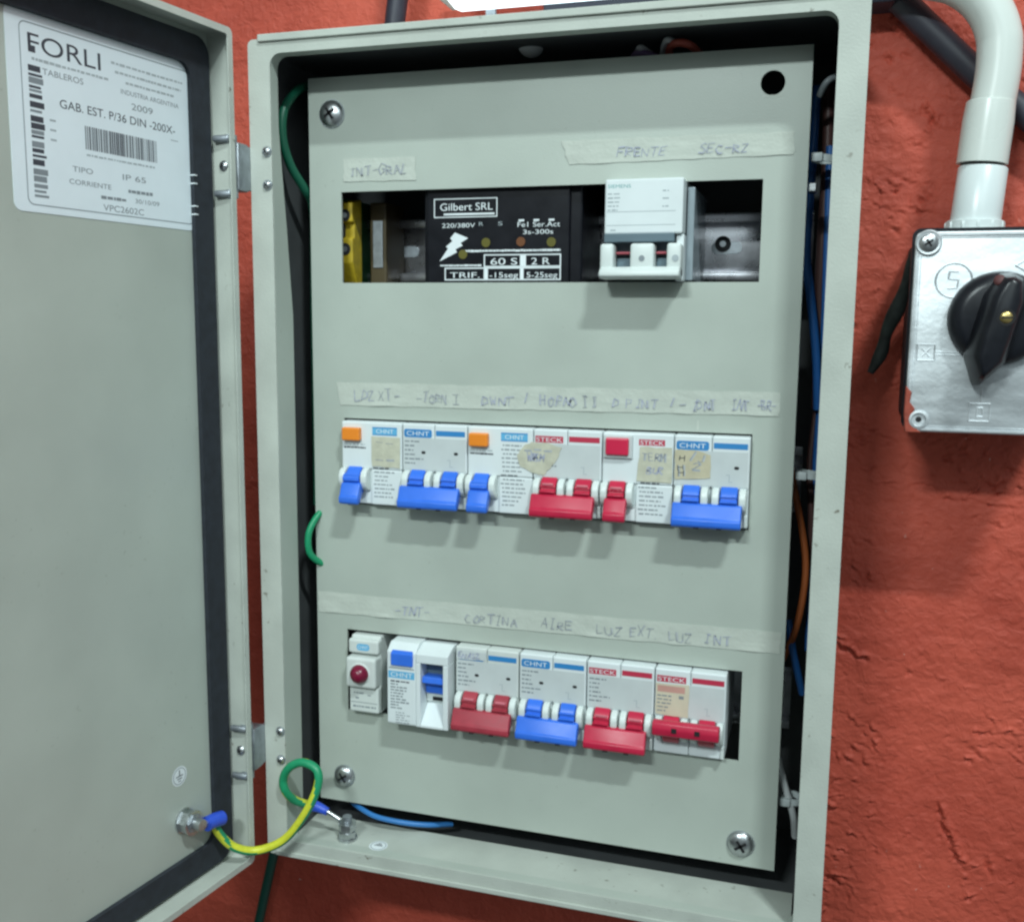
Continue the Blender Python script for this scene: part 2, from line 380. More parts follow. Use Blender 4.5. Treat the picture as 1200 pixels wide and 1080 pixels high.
# ------------------------------------------------------------------ the wall
YW = 90.0
def wall_material():
    m = bpy.data.materials.new("red_painted_plaster"); m.use_nodes = True
    nt = m.node_tree; L = nt.links.new; b = nt.nodes["Principled BSDF"]; N = nt.nodes.new
    tc = N("ShaderNodeTexCoord")
    n1 = N("ShaderNodeTexNoise"); n1.inputs["Scale"].default_value = 9; n1.inputs["Detail"].default_value = 7; n1.inputs["Roughness"].default_value = .62
    L(tc.outputs["Object"], n1.inputs["Vector"])
    cr = N("ShaderNodeValToRGB"); e = cr.color_ramp.elements
    e[0].position = .30; e[0].color = (0.38,0.054,0.032,1); e[1].position = .70; e[1].color = (0.62,0.112,0.068,1)
    L(n1.outputs["Fac"], cr.inputs[0])
    n2 = N("ShaderNodeTexNoise"); n2.inputs["Scale"].default_value = 230; n2.inputs["Detail"].default_value = 2
    L(tc.outputs["Object"], n2.inputs["Vector"])
    n4 = N("ShaderNodeTexNoise"); n4.inputs["Scale"].default_value = 14; n4.inputs["Detail"].default_value = 2; L(tc.outputs["Object"], n4.inputs["Vector"])
    a = N("ShaderNodeMapRange"); a.inputs[1].default_value = .735; a.inputs[2].default_value = .76; L(n2.outputs["Fac"], a.inputs[0])
    c4 = N("ShaderNodeMapRange"); c4.inputs[1].default_value = .55; c4.inputs[2].default_value = .66; L(n4.outputs["Fac"], c4.inputs[0])
    mu = N("ShaderNodeMath"); mu.operation = 'MULTIPLY'; L(a.outputs[0], mu.inputs[0]); L(c4.outputs[0], mu.inputs[1])
    mx = N("ShaderNodeMix"); mx.data_type = 'RGBA'; L(mu.outputs[0], mx.inputs[0]); L(cr.outputs[0], mx.inputs[6]); mx.inputs[7].default_value = (.62,.42,.36,1)
    L(mx.outputs[2], b.inputs["Base Color"])
    b.inputs["Roughness"].default_value = .58; b.inputs["Specular IOR Level"].default_value = .35
    n3 = N("ShaderNodeTexNoise"); n3.inputs["Scale"].default_value = 170; n3.inputs["Detail"].default_value = 8; n3.inputs["Roughness"].default_value = .6; n3.inputs["Distortion"].default_value = .6
    L(tc.outputs["Object"], n3.inputs["Vector"])
    bp = N("ShaderNodeBump"); bp.inputs["Strength"].default_value = 1.0; bp.inputs["Distance"].default_value = .0015
    L(n3.outputs["Fac"], bp.inputs["Height"]); L(bp.outputs[0], b.inputs["Normal"])
    return m
WALL = wall_material()
def build_wall():
    xs = list(np.arange(-1400,-120,60))+list(np.arange(-120,275,4.0))+list(np.arange(275,420,.8))+list(np.arange(420,1600,60))
    zs = list(np.arange(-1500,-640,60))+list(np.arange(-640,-480,1.6))+list(np.arange(-480,70,.8))+list(np.arange(70,150,4))+list(np.arange(150,1300,60))
    nx, nz = len(xs), len(zs)
    X, Z = np.meshgrid(np.array(xs), np.array(zs)); Y = np.zeros_like(X); W1 = np.zeros_like(X); W2 = np.zeros_like(X)
    for j, z in enumerate(zs):
        for i, x in enumerate(xs):
            Y[j,i] = noise.noise(Vector((x*.012, z*.012, 0)))*2.0 + noise.noise(Vector((x*.045,z*.06,3)))*.6 + noise.noise(Vector((x*.10,z*.13,7)))*.45 + noise.noise(Vector((x*.27,z*.42,9)))*.26
            if x > -130 and x < 425 and z > -645 and z < 155:
                W1[j,i] = noise.noise(Vector((x*.35,z*.35,12)))*1.8; W2[j,i] = noise.noise(Vector((x*.22,z*.22,31)))*2.6+noise.noise(Vector((x*.8,z*.8,5)))*.9
    rnd = random.Random(11)
    # trowel tears: a raised upper lip over a hollow, in loose clusters
    cl = [(rnd.uniform(270,415), rnd.uniform(-620,60)) for _ in range(95)]+[(rnd.uniform(-120,260), rnd.uniform(-620,120)) for _ in range(30)]
    for (x0, z0, a, L, wd_, dp) in ((352,-416,-1.05,9,1.1,2.2),(347,-402,-1.3,5,.9,1.8),(357,-428,-.9,6,1.0,2.0),(291,-312,-.5,7,1.0,1.6),(284,-306,-.2,6,.8,1.4),(300,-316,-.5,4,.9,1.6)):
        dx = X-x0+W1*1.3; dz = Z-z0+W2; u = dx*cos(a)+dz*sin(a); v = -dx*sin(a)+dz*cos(a)
        Y += dp*np.exp(-(u/L)**4)*(1.3*np.exp(-((v+.5*wd_)/wd_)**2)-.9*np.exp(-((v-1.6*wd_)/(wd_*1.8))**2))
    for (cx, cz) in cl:
        base = rnd.uniform(-1.1,.6)
        for _ in range(rnd.choice((1,2,3,5,8,14,20))):
            x0 = cx+rnd.gauss(0,12); z0 = cz+rnd.gauss(0,8); a = base+rnd.uniform(-.5,.5)
            L = .7+rnd.random()**2.2*4.6; wd_ = rnd.uniform(.45,1.0); dp = rnd.uniform(.4,2.1)*(.5+.5*min(1,L/2.5))
            m = L*2.5+8
            ii = np.where((X[0] > x0-m) & (X[0] < x0+m))[0]; jj = np.where((Z[:,0] > z0-m) & (Z[:,0] < z0+m))[0]
            if len(ii) < 3 or len(jj) < 3: continue
            sl = (slice(jj[0],jj[-1]+1), slice(ii[0],ii[-1]+1))
            dp *= 1.0
            dx = X[sl]-x0+W1[sl]; dz = Z[sl]-z0+W2[sl]
            u = dx*cos(a)+dz*sin(a); v = -dx*sin(a)+dz*cos(a)
            wgt = np.exp(-(u/L)**2)*np.clip(.75+.5*W1[sl],.1,1.5)
            Y[sl] += dp*wgt*(1.3*np.exp(-((v+.5*wd_)/wd_)**2)-.9*np.exp(-((v-1.6*wd_)/(wd_*1.6))**2))
    V = np.stack([X, YW+Y, Z], -1).reshape(-1,3)
    F = [(j*nx+i, j*nx+i+1, (j+1)*nx+i+1, (j+1)*nx+i) for j in range(nz-1) for i in range(nx-1)]
    mb = MB(); mb.v = V.tolist(); mb.f = F; mb.m = [0]*len(F); mb.sm = [True]*len(F); mb.mats = [WALL]
    tag(mb.build("wall"), kind='structure')
build_wall()

# ------------------------------------------------------------------ the electrical cabinet
XL, XR, ZT, ZB, YF = -17.4, 282.0, 13.0, -426.5, -30.7
IL, IR, IT, IB = -5.0, 269.3, 5.7, -417.5
cab = thing("electrical_cabinet", "beige steel electrical cabinet with its door swung open on the red wall", "electrical cabinet", (132, 88, -426))
mb = MB()
OUT = rr(XL,XR,ZB,ZT,3); INN = rr(IL,IR,IB,IT,6)
mb.ring(OUT, INN, YF, YF+1.6, PAINT_DUSTY)                          # front rim
mb.ring(OUT, rr(XL+1.5,XR-1.5,ZB+1.5,ZT-1.5,2), YF+1.6, 87, PAINT)  # side walls
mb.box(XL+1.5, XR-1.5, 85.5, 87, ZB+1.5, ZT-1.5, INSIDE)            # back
mb.ring(rr(IL-1.2,IR+1.2,IB-1.2,IT+1.2,6.5), INN, YF+1.6, -23, PAINT)  # folded return
mb.prism([(-22.95,IB+1),(-12,IB+1),(-12,-125),(-17,-78),(-22.95,-30)], 'x', IL-1.15, IL-.05, PAINT)  # left return, slanted edge shaped to imitate shade fading down the wall
mb.ring(rr(XL+1.55,XR-1.55,ZB+1.55,ZT-1.55,2), rr(XL+2.2,XR-2.2,ZB+2.2,ZT-2.2,2), YF+3, 85, INSIDE)  # thin lining added, its dark colour stands in for shade inside
mb.box(IL+1, IR-1, -22.95, 3, IB-1.25, IB-.05, PAINT_DUSTY)                 # bottom return runs deeper
mb.box(-11, XR-.3, YF-1.6, YF-.05, ZT-1.6, ZT+2.0, PAINT_DUSTY, .5)  # turned-up rain edge
mb.box(-12, 276, YF-.9, YF-.05, ZB-.2, ZB+2.6, PAINT_DUSTY, .4)
mb.build("body", cab)

# inner cover plate with three slots
PW, PH, XS, HS, SW = 258.7, 405.3, 18.64, 47.9, 220.0
SLOT = [59.3, 180.57, 301.0]
plate = MB()
def grid_plate(mb, y0, y1, m):
    hx, hz, hr = 241.2, -15.9, 5.6
    xs = [0, XS, hx-10, XS+SW, hx+10, PW]; zs = [0, hz-10]
    xs = sorted(set(xs))
    for t in SLOT: zs += [-t, -t-HS]
    zs += [-PH]; zs = sorted(set(zs), reverse=True)
    solid = {}
    for i in range(len(xs)-1):
        for j in range(len(zs)-1):
            cx, cz = (xs[i]+xs[i+1])/2, (zs[j]+zs[j+1])/2
            s = not (XS < cx < XS+SW and any(-t-HS < cz < -t for t in SLOT))
            if hx-10 < cx < hx+10 and cz > hz-10: s = 'h'
            solid[i,j] = s
    def q(P): mb.add(P, [(0,1,2,3)], m)
    for (i,j), s in solid.items():
        a,b,c,d = xs[i], xs[i+1], zs[j], zs[j+1]
        if s is True:
            q([(a,y0,d),(b,y0,d),(b,y0,c),(a,y0,c)]); q([(a,y1,c),(b,y1,c),(b,y1,d),(a,y1,d)])
        if s is not False:
            for (di,dj,P) in ((-1,0,[(a,y0,c),(a,y1,c),(a,y1,d),(a,y0,d)]),(1,0,[(b,y0,d),(b,y1,d),(b,y1,c),(b,y0,c)]),(0,-1,[(b,y0,c),(b,y1,c),(a,y1,c),(a,y0,c)]),(0,1,[(a,y0,d),(a,y1,d),(b,y1,d),(b,y0,d)])):
                if solid.get((i+di,j+dj), False) is False: q(P)
    # the open screw hole top right
    x0, x1, z0, z1 = hx-10, hx+10, hz-10, 0
    n = 32; O, I = [], []
    for k in range(n):
        a = 2*PI*(k+.5)/n; dx, dz = cos(a), sin(a)
        tx = ((x1-hx) if dx > 0 else (hx-x0))/max(abs(dx),1e-6); tz = ((z1-hz) if dz > 0 else (hz-z0))/max(abs(dz),1e-6)
        t = min(tx, tz); O.append((hx+dx*t, hz+dz*t)); I.append((hx+dx*hr, hz+dz*hr))
    for cxx, czz in ((x1,z1),(x0,z1),(x0,z0),(x1,z0)):
        k = min(range(n), key=lambda k: (O[k][0]-cxx)**2+(O[k][1]-czz)**2); O[k] = (cxx, czz)
    v = [(x,y0,z) for x,z in O]+[(x,y0,z) for x,z in I]+[(x,y1,z) for x,z in I]
    mb.add(v, [(k,(k+1)%n,n+(k+1)%n,n+k)[::-1] for k in range(n)]+[(n+k,n+(k+1)%n,2*n+(k+1)%n,2*n+k) for k in range(n)], m)
grid_plate(plate, 0, 1.4, PAINT)
plate.box(0.05, 1.3, 1.4, 14, -PH+3, -3, PAINT); plate.box(PW-1.3, PW-.05, 1.4, 14, -PH+3, -3, PAINT)
plate.quad(211.6, 212.6, -179.6, -174.8, -.07, PAINT_DUSTY)
# faint pull-off mark below the hole
plate.quad(236.5, 245.5, -22.3, -21.3, -.06, PAINT_DUSTY)
cover = plate.build("cover_plate", cab)
for x, z, r in ((13.8,-18.8,7.2),(15.8,-389.4,6.3),(241.5,-393.2,6.9)):
    s = MB(); s.cyl((x,0,z), (0,-1,0), r+.25, .5, ZINC_DULL)
    phillips(s, (x,-.4,z), (0,-1,0), r, 3.2, ZINC)
    s.build("screw", cover)
def tape(poly, words, lab, **k):
    t = MB(); sheet_tape(t, poly, -.05, TAPE, **k)
    for (txt, x0, x1, z, cap, m) in words: handwrite(t, txt, x0, x1, z, cap, -.78, m, .36)
    o = t.build("masking_tape", cover); o['label'] = lab
tape([(20.2,-42.0),(61.7,-42.7),(61.5,-54.4),(20.4,-54.0)], [("INT-GRAL",24,58,-51,5,PENG)], "short tape strip above the left of the top slot", nx=20)
tape([(140,-38.0),(251.6,-38.2),(252.4,-48.6),(144,-49.5)], [("FRENTE",168,193,-47,4.6,PEN),("SEC-RZ",208,232,-46.6,4.6,PEN)], "tape strip over the right half of the top slot", curl=.5)
tape([(13.5,-161),(251.2,-159.8),(251.0,-171.2),(16.5,-173.6)], [("LDZ",25,38,-170.8,5.4,PEN),("XT-",40,52,-170,5.2,PENG),("-TORN",62,80,-170.6,5.2,PENG),("I",81,90,-170.6,6,PENG),("DWNT",99,117,-170.4,5,PEN),("/",122,126,-169,5,PEN),
   ("HORNO",131,151,-170,5.2,PEN),("II",153,162,-170,5.6,PENG),("D",169,173,-169.6,5,PEN),("PINT",176,192,-169.6,5,PEN),("/",198,202,-168,5,PEN),("-",203,207,-169,5,PENG),("IDNT",209,221,-169.4,5,PEN),("INT",228,237,-169.2,5,PEN),("-BR-",240,250,-168.8,5,PEN)],
   "long tape strip above the middle slot", nx=90, curl=.7)
tape([(1.0,-280.5),(257,-278.8),(256.4,-289.8),(1.0,-292.2)], [("-TNT-",48,70,-289.4,5,PEN),("CORTINA",90,120,-289.6,5,PENG),("AIRE",133,151,-288.4,5.4,PENG),("LUZ",163,177,-288.8,5,PENG),("EXT.",181,197,-288,5.8,PENG),("LUZ",201,214,-288.6,5.2,PENG),("INT",219,233,-288.2,5.4,PEN)],
   "long tape strip above the bottom slot", nx=90, curl=.8)
# ground stickers and stud on the cabinet floor
s = MB(); s.lathe((46,-20,IB+.15), (0,0,1), [(5.2,0),(.01,0)], INKWHT)
s.lathe((46,-20,IB+.25), (0,0,1), [(4.4,0),(4.0,0)], INKGRY)
for a,b,c,d in ((43.5,48.5,-20.3,-19.7),(44.2,47.8,-19,-18.5),(45,47,-17.9,-17.5)): s.add([(a,c,IB+.3),(b,c,IB+.3),(b,d,IB+.3),(a,d,IB+.3)], [(0,1,2,3)], INKBLK)
s.build("ground_symbol_sticker", cab)
s = MB(); s.cyl((26,-18,IB), (0,0,1), 5.6, 1.2, ZINC); hexnut(s, (26,-18,IB+1.2), (0,0,1), 5.2, 3.6, ZINC); hexnut(s, (26,-18,IB+5.4), (0,0,1), 5.0, 3.4, ZINC, .5); s.cyl((26,-18,IB), (0,0,1), 2.6, 13.5, ZINC_DULL)
s.build("ground_stud", cab)

# DIN rails on the back of each row
def rail(z):
    r = MB()
    for a, b in ((z+13.5, z+17.5), (z-17.5, z-13.5)): r.box(6, 262, 45, 46.2, a, b, RAILM, .3)
    for zz in (z+12.9, z-13.9): r.box(6, 262, 45, 53, zz, zz+1.1, RAILM, .3)
    r.box(6, 262, 52.4, 53.6, z-13.5, z+13.5, RAILM, .2)
    for x in (30, 90, 150, 214): r.prism(rr(x-4,x+12,z-3.2,z+3.2,3), 'y', 51.9, 52.35, ZINC_DULL)
    r.cyl((216,52,z+2), (0,-1,0), 4.2, .6, HOLE); r.cyl((216,51.5,z+2), (0,-1,0), 1.6, .4, ZINC_DULL)
    r.box(20,30,53.6,85.4,z-6,z+6,ZINC_DULL); r.box(238,248,53.6,85.4,z-6,z+6,ZINC_DULL)
    r.build("din_rail", cab)
for t in SLOT: rail(-t-HS/2-4)

# ------------------------------------------------------------------ door (opened past a right angle on the left hinges)
ang = R(8.5)
tD = Vector((-sin(ang), -cos(ang), 0)); nD = Vector((cos(ang), -sin(ang), 0))
O = Vector((-18.4,-43,0)) - 15*nD
# door-local frame: x = minus the distance from the hinge edge, minus y = out of the inner face
MD = Matrix(((-tD.x, -nD.x, 0, O.x), (-tD.y, -nD.y, 0, O.y), (0,0,1,0), (0,0,0,1)))
DT, DB, DL = 15.5, -425.5, -300.0
d = MB(MD)
d.ring(rr(DL,0,DB,DT,3), rr(DL+1.4,-1.4,DB+1.4,DT-1.4,2), -15, 0, PAINT_DUSTY)
d.prism(rr(DL,0,DB,DT,3), 'y', 0, 1.2, PAINT)
d.ring(rr(DL+1.4,-1.4,DB+1.4,DT-1.4,2), rr(DL+3.4,-3.4,DB+3.4,DT-3.4,2), -15, -14.2, PAINT_DUSTY)
door = d.build("door", cab); door['label'] = "cabinet door swung open to the left, its inner face showing"
g = MB(MD)
go, gi = rr(DL+4,-3.2,DB+3.6,DT-4.6,9), rr(DL+20,-16.6,DB+17.5,DT-19.0,7)
g.ring(go, gi, -2.6, -.05, GASK)
g.build("rubber_gasket", door)
# maker's sticker
s = MB(MD)
s.prism(rr(-118,-14.8,-83.6,-2.2,3.5), 'y', -.22, -.02, STICK)
y = -.27
def S(a): return -a
s.ring([(p[0],p[1]) for p in rr(-111.5,-15.2,-80.6,-7.2,3)], [(p[0],p[1]) for p in rr(-111.1,-15.6,-80.2,-7.6,2.7)], y-.03, y, INKGRY)
s.quad(-14.9,-15.7,-81,-7, y-.05, STICK)
s.text("FORLI", -107.5, -70, -18.5, 7.6, y, INKBLK); s.quad(-107.4,-104,-18.9,-16.2,y-.01,INKBLK)
s.lines(-106,-66,-21.4,1.2,y,INKFNT); s.text("TABLEROS", -101, -80, -26.6, 2.6, y, INKGRY)
for k,(a,b) in enumerate(((-64,-20),(-62,-21),(-56,-26))): s.lines(a,b,-13.6-3.6*k,1.1,y,INKFNT)
s.text("INDUSTRIA ARGENTINA", -59, -23, -26.0, 2.2, y, INKGRY)
s.text("2009", -53, -40, -32, 3.0, y, INKGRY)
s.text("GAB. EST. P/36 DIN -200X-", -93, -26, -38.6, 3.7, y, INKBLK)
s.quad(-29,-24,-41.8,-41.5,y,INKGRY)
x = -80.3
while x < -38.6:
    wd_ = random.choice((.28,.5,.8)); s.quad(x, min(x+wd_,-38.4), -53.8, -43.8, y, INKBLK); x += wd_+random.choice((.25,.4,.6))
s.lines(-80,-40,-56.2,.9,y,INKFNT); 
s.text("TIPO", -88,-77,-64.2,2.4,y,INKGRY); s.text("CORRIENTE", -90,-67,-69.6,2.2,y,INKGRY)
s.text("IP 65", -60,-46,-64.2,2.6,y,INKGRY); s.lines(-57,-42,-69,1.6,y,INKGRY); s.lines(-73,-58,-73.4,1.4,y,INKGRY); s.text("30/10/09",-53,-38,-74,2.1,y,INKGRY)
s.text("VPC2602C", -72,-48,-79.2,2.9,y,INKGRY)
# column of stacked symbols down the left side
z = -24
while z > -78:
    h = random.choice((1.0,1.6,2.4)); s.quad(-108,-101.5+random.uniform(-.8,.8),z-h,z,y,random.choice((INKBLK,INKBLK,INKGRY))); z -= h+random.choice((.5,.9,1.4))
for z in (-45,-49,-53): s.quad(-98.6,-95.5,z,z+.8,y,INKFNT)
s.build("maker_sticker", door)
s = MB(MD)   # torn glue ends where the sticker meets the gasket
for z in (-57,-61,-72,-76): s.box(-17.0,-14.6,-3.2,-.3,z,z+.7,INKWHT,.3)
s.build("glue_remnant", door)
s = MB(MD); s.lathe((-39,-.15,-362.3), (0,-1,0), [(5.3,0),(.01,.02)], INKWHT); s.lathe((-39,-.2,-362.3), (0,-1,0), [(4.5,0),(4.1,0)], INKGRY)
s.quad(-39.3,-38.7,-362,-359,-.25,INKBLK); s.quad(-41.5,-36.5,-362.5,-362,-.25,INKBLK); s.quad(-40.7,-37.3,-363.9,-363.4,-.25,INKBLK); s.quad(-40,-38,-365.2,-364.8,-.25,INKBLK)
s.build("ground_symbol_sticker", door)
s = MB(MD); s.cyl((-37,0,-387.4), (0,-1,0), 6.6, 1.2, ZINC); hexnut(s, (-37,-1.2,-387.4), (0,-1,0), 6.0, 4.5, ZINC, .1); s.cyl((-37,-1,-387.4), (0,-1,0), 5.0, 7.2, ZINC_DULL, n=6); s.cyl((-37,0,-387.4), (0,-1,0), 3.0, 13, ZINC)
s.build("ground_stud", door)
# hinges: tabs on the door, knuckle block between door and box, two screws in the rim
for zc in (-50.5, -361.5):
    h = MB()
    h.box(-24.5,-17.6,-41.5,-31.5,zc-12,zc+12,ZINC_DULL,1.2); h.box(-19.5,-17.5,-40,20,zc-11,zc+11,ZINC_DULL,.5)
    for dz in (13.2,-13.8):
        h.box(-30,-20,-46.5,-43.6,zc+dz-1.7,zc+dz+1.7,ZINC_DULL,1.3,3); h.cyl((-22,-41.5,zc+dz-2),(0,0,1),3.2,4,ZINC_DULL)
    ho = h.build("hinge", cab)
    p = MB(); p.cyl((-22,-41.5,zc-15.5),(0,0,1),1.6,31,ZINC); p.build("hinge_pin", ho)
    p = MB(MD); phillips(p, (-1.2+.1,-8.5,zc), (-1,0,0), 2.9, 1.8, ZINC); p.build("screw", ho)
    for dz in (8.3,-8.3):
        p = MB(); p.cyl((-7.6,YF,zc+dz),(0,-1,0),2.7,.5,ZINC_DULL); phillips(p, (-7.6,YF-.4,zc+dz), (0,-1,0), 2.4, 1.7, ZINC); p.build("screw", ho)

# ------------------------------------------------------------------ breakers
YFACE = -6.0
def stem_and_bar(mb, cs, xa, xb, zt, m, up=False, ears=None):
    zc = zt-31.8
    for xc in cs:
        mb.lathe((xc-4.1,-2.6,zc), (1,0,0), [(.01,0),(7.4,0),(7.9,.5),(7.9,7.7),(7.4,8.2),(.01,8.2)], m, n=36)
        if not up:
            P = [(-8.0,zt-30),(-11.3,zt-33.2),(-12.0,zt-35.4),(-10,zt-38),(-6,zt-34)]
            mb.prism(P, 'x', xc-4.1, xc+4.1, m, .35)
            mb.box(xc-4.25, xc+4.25, -12.3, -9.5, zt-31.9, zt-31.1, m, .2); mb.box(xc-4.25, xc+4.25, -10.9, -9.5, zt-29.3, zt-28.7, m, .15)
        else:
            P = [(-8.2,zt-35),(-11.0,zt-33),(-15.6,zt-30.6),(-15.6,zt-25.6),(-10,zt-26.5),(-6,zt-29)]
            mb.prism(P, 'x', xc-4.1, xc+4.1, m, .35)
    if m in (RED, REDOLD):
        for xc in cs: mb.box(xc-2.9, xc+2.9, -10.55, -9.4, zt-28.4, zt-27.2, mat('lever_pale_bar',(0.60,0.16,0.20),.4), .2)  # pale bar across each red lever hub
    if not up:
        P = [(-8.8,zt-32.8),(-12.4,zt-33.0),(-15.2,zt-39.6),(-16.2,zt-40.2),(-16.2,zt-43.2),(-15.0,zt-44.4),(-12,zt-43.8),(-8.6,zt-38)]
    else:
        P = [(-11.8,zt-24.6),(-15.5,zt-23.4),(-18.4,zt-24.0),(-19.2,zt-27),(-18.6,zt-30.6),(-15.8,zt-32),(-12,zt-31.4)]
    mb.prism(P, 'x', xa, xb, m, .7, 3)
def ears(mb, cs, zt, m=None):
    m = m or EAR; zc = zt-31.6
    for xc in cs:
        for a, b in ((xc-8.3, xc-4.7), (xc+4.7, xc+8.3)):
            mb.prism([(-3,zt-25.3),(-7.6,zt-25.5),(-9.9,zt-27),(-11,zt-29.5),(-11,zt-32.6),(-9.8,zt-35.4),(-7.2,zt-37.4),(-3,zt-38.4)], 'x', a, b, m, .9, 3)
def body(mb, X0, X1, zt, m, poles=2, yface=YFACE, hgt=45.2, low=-4.6):
    n = poles; wd_ = (X1-X0)/n
    for i in range(n):
        a, b = X0+i*wd_+.12, X0+(i+1)*wd_-.12
        mb.box(a, b, yface, 50, zt-25.8, zt, m, .7); mb.box(a, b, low, 50, zt-hgt, zt-25.9, m, .5)
def slots(mb, cs, zt):
    for xc in cs: mb.box(xc-4.7, xc+4.7, -4.9, -3, zt-41, zt-25.9, GREYW)
def face_print(mb, X0, X1, zt, kind, tall=True):
    y = YFACE-.06; Xm = (X0+X1)/2; ink = {'blue':INKBLUE,'red':INKRED}[kind]
    # brand tab on the left pole, plain band on the right pole
    if kind == 'blue':
        mb.prism(rr(X0+1.1, Xm-1.4, zt-7.2, zt-2.8, 1.2), 'y', y-.05, y, ink); mb.text("CHNT", X0+2.6, Xm-3, zt-6.2, 2.4, y-.09, INKWHT)
    else:
        mb.quad(X0+1.1, Xm-2.2, zt-6.8, zt-3.4, y-.05, ink); mb.text("STECK", X0+1.6, Xm-2.7, zt-6.3, 2.2, y-.09, INKWHT)
    mb.quad(Xm+.9, X1-1.2, zt-6.0, zt-3.2, y-.05, ink)
    for k, (a, b) in enumerate(((0,9),(0,5.5),(0,5),(0,6),(0,11),(0,6.5))):
        mb.lines(X0+1.4+a, X0+1.4+b, zt-9.4-2.35*k, .85, y-.02, INKGRY)
    if kind == 'blue':
        for xx, zz in ((X0+12.2, zt-15.2), (Xm+12.2, zt-15.2)): mb.prism(rr(xx-1.2,xx+1.2,zz-.75,zz+.75,.7), 'y', y-.03, y, HOLE)
    mb.quad(Xm+8.6,Xm+9.0,zt-22.6,zt-18.4,y,INKFNT); mb.quad(Xm+7.2,Xm+8.4,zt-19,zt-18.6,y,INKFNT); mb.quad(Xm+9.2,Xm+10.4,zt-22.4,zt-22,y,INKFNT)
    mb.quad(X0+.5, X1-.5, zt-24.9, zt-24.65, y, INKFNT)
def two_pole(X0, X1, zt, kind, label, group, lever=None, up=False, face=None, extra=None):
    t = thing("circuit_breaker", label, "circuit breaker", ((X0+X1)/2, 50, zt-45), group)
    Xm = (X0+X1)/2; q = (X1-X0)/4; cs = (X0+q, Xm+q)
    h = MB(); body(h, X0, X1, zt, face or WHITE); slots(h, cs, zt)
    if face is WHITE2 or face is None or True: h.box(X0+.9, X1-.9, YFACE-.04, YFACE+.2, zt-24.6, zt-7.4, GREYW)
    ears(h, cs, zt); h.box(X1-1.9, X1-.2, -6, -4, zt-44.6, zt-38.5, EAR, .4)
    h.build("housing", t)
    p = MB(); face_print(p, X0, X1, zt, kind); p.build("front_print", t)
    l = MB(); stem_and_bar(l, cs, X0+.6 if not up else X0+1, X1-2.6 if not up else X1-2, zt, lever or (BLUE if kind == 'blue' else RED), up)
    if up:
        for xx in (Xm-6, Xm+5.5): l.box(xx-1.3,xx+1.3,-19.25,-18.5,zt-28.4,zt-26,HOLE)
    else:
        for xx in (Xm-5.5, Xm+5.5): l.box(xx-1.3,xx+1.3,-15.6,-14.2,zt-44.7,zt-43.9,HOLE,.2)
    l.build("toggle", t)
    return t
def rcbo(X0, X1, zt, kind, label, group):
    t = thing("residual_current_breaker", label, "circuit breaker", ((X0+X1)/2, 50, zt-45), group)
    W = X1-X0; xc = X0+8.2; Xm = X0+W*.5; y = YFACE-.06
    h = MB(); h.box(X0+.12, X1-.12, YFACE, 50, zt-25.8, zt, WHITE, .8)
    h.box(X0+.12, Xm-.1, -4.6, 50, zt-45.2, zt-25.9, WHITE, .5); h.box(Xm-.3, X1-.12, YFACE, 50, zt-45.2, zt-25.9, WHITE, .6)
    slots(h, (xc,), zt); ears(h, (xc,), zt); h.build("housing", t)
    b = MB()
    if kind == 'blue': b.box(X0+1.6, X0+12.0, YFACE-3.4, YFACE+.5, zt-10.2, zt-3.2, ORANGE, .7)
    else:
        b.box(X0+.8, X0+15.6, YFACE-1.8, YFACE+.5, zt-13.0, zt-1.2, GREYW, .6); b.box(X0+2.2, X0+13.8, YFACE-3.6, YFACE-1, zt-11.2, zt-2.6, PINKRED, .7)
    b.build("test_button", t)
    p = MB(); xr = Xm+.6
    if kind == 'blue':
        p.lines(X0+1.6, X0+14, zt-12.4, .8, y, INKFNT); p.lines(X0+1.6, X0+14.5, zt-14.2, .9, y, INKBLK, 2)
        p.quad(xr, xr+14.5, zt-7.0, zt-2.6, y-.03, INKSKY); p.quad(xr, xr+14.5, zt-3.2, zt-2.6, y-.05, INKBLUE); p.quad(xr, xr+14.5, zt-7.0, zt-6.5, y-.05, INKBLUE)
        p.text("CHNT", xr+2.2, xr+12.4, zt-5.9, 2.3, y-.07, INKWHT)
    else:
        p.quad(xr, xr+13, zt-6.0, zt-3.0, y-.03, INKRED); p.text("STECK", xr+.7, xr+12.4, zt-5.6, 2.1, y-.07, INKWHT)
    for k in range(15):
        z = zt-9.2-2.25*k; a = random.uniform(0,1.2); b_ = random.uniform(8,14.5)
        p.lines(xr+a, xr+b_, z, .75, y, INKGRY if k not in (7,) else INKBLK)
    p.build("front_print", t)
    lm = BLUE if kind == 'blue' else RED
    l = MB(); stem_and_bar(l, (xc,), xc-5.6, xc+5.6, zt, lm)
    if kind == 'blue': l.cyl((xc-5.2,-8.6,zt-31.0),(1,0,0),2.9,9.6,lm)
    l.build("toggle", t)
    return t
ZR2 = -SLOT[1]-1.1; ZR3 = -SLOT[2]-1.0
GM, GB = "devices in the middle row", "two-pole breakers in the bottom row"
r1 = rcbo(19.8, 55.6, ZR2, 'blue', "leftmost breaker of the middle row, orange button over a single blue toggle", "breakers with an orange test button")
b1 = two_pole(55.9, 92.8, ZR2, 'blue', "blue toggle breaker between the two orange button breakers in the middle row", "two-pole breakers in the middle row")
r2 = rcbo(93.0, 128.9, ZR2, 'blue', "orange button breaker between blue and red twin toggles, middle row", "breakers with an orange test button")
b2 = two_pole(129.1, 165.2, ZR2, 'red', "red twin toggle breaker of the middle row, left of the square red button", "two-pole breakers in the middle row")
r3 = rcbo(165.4, 201.4, ZR2, 'red', "breaker with square red test button over a single red toggle, middle row", GM)
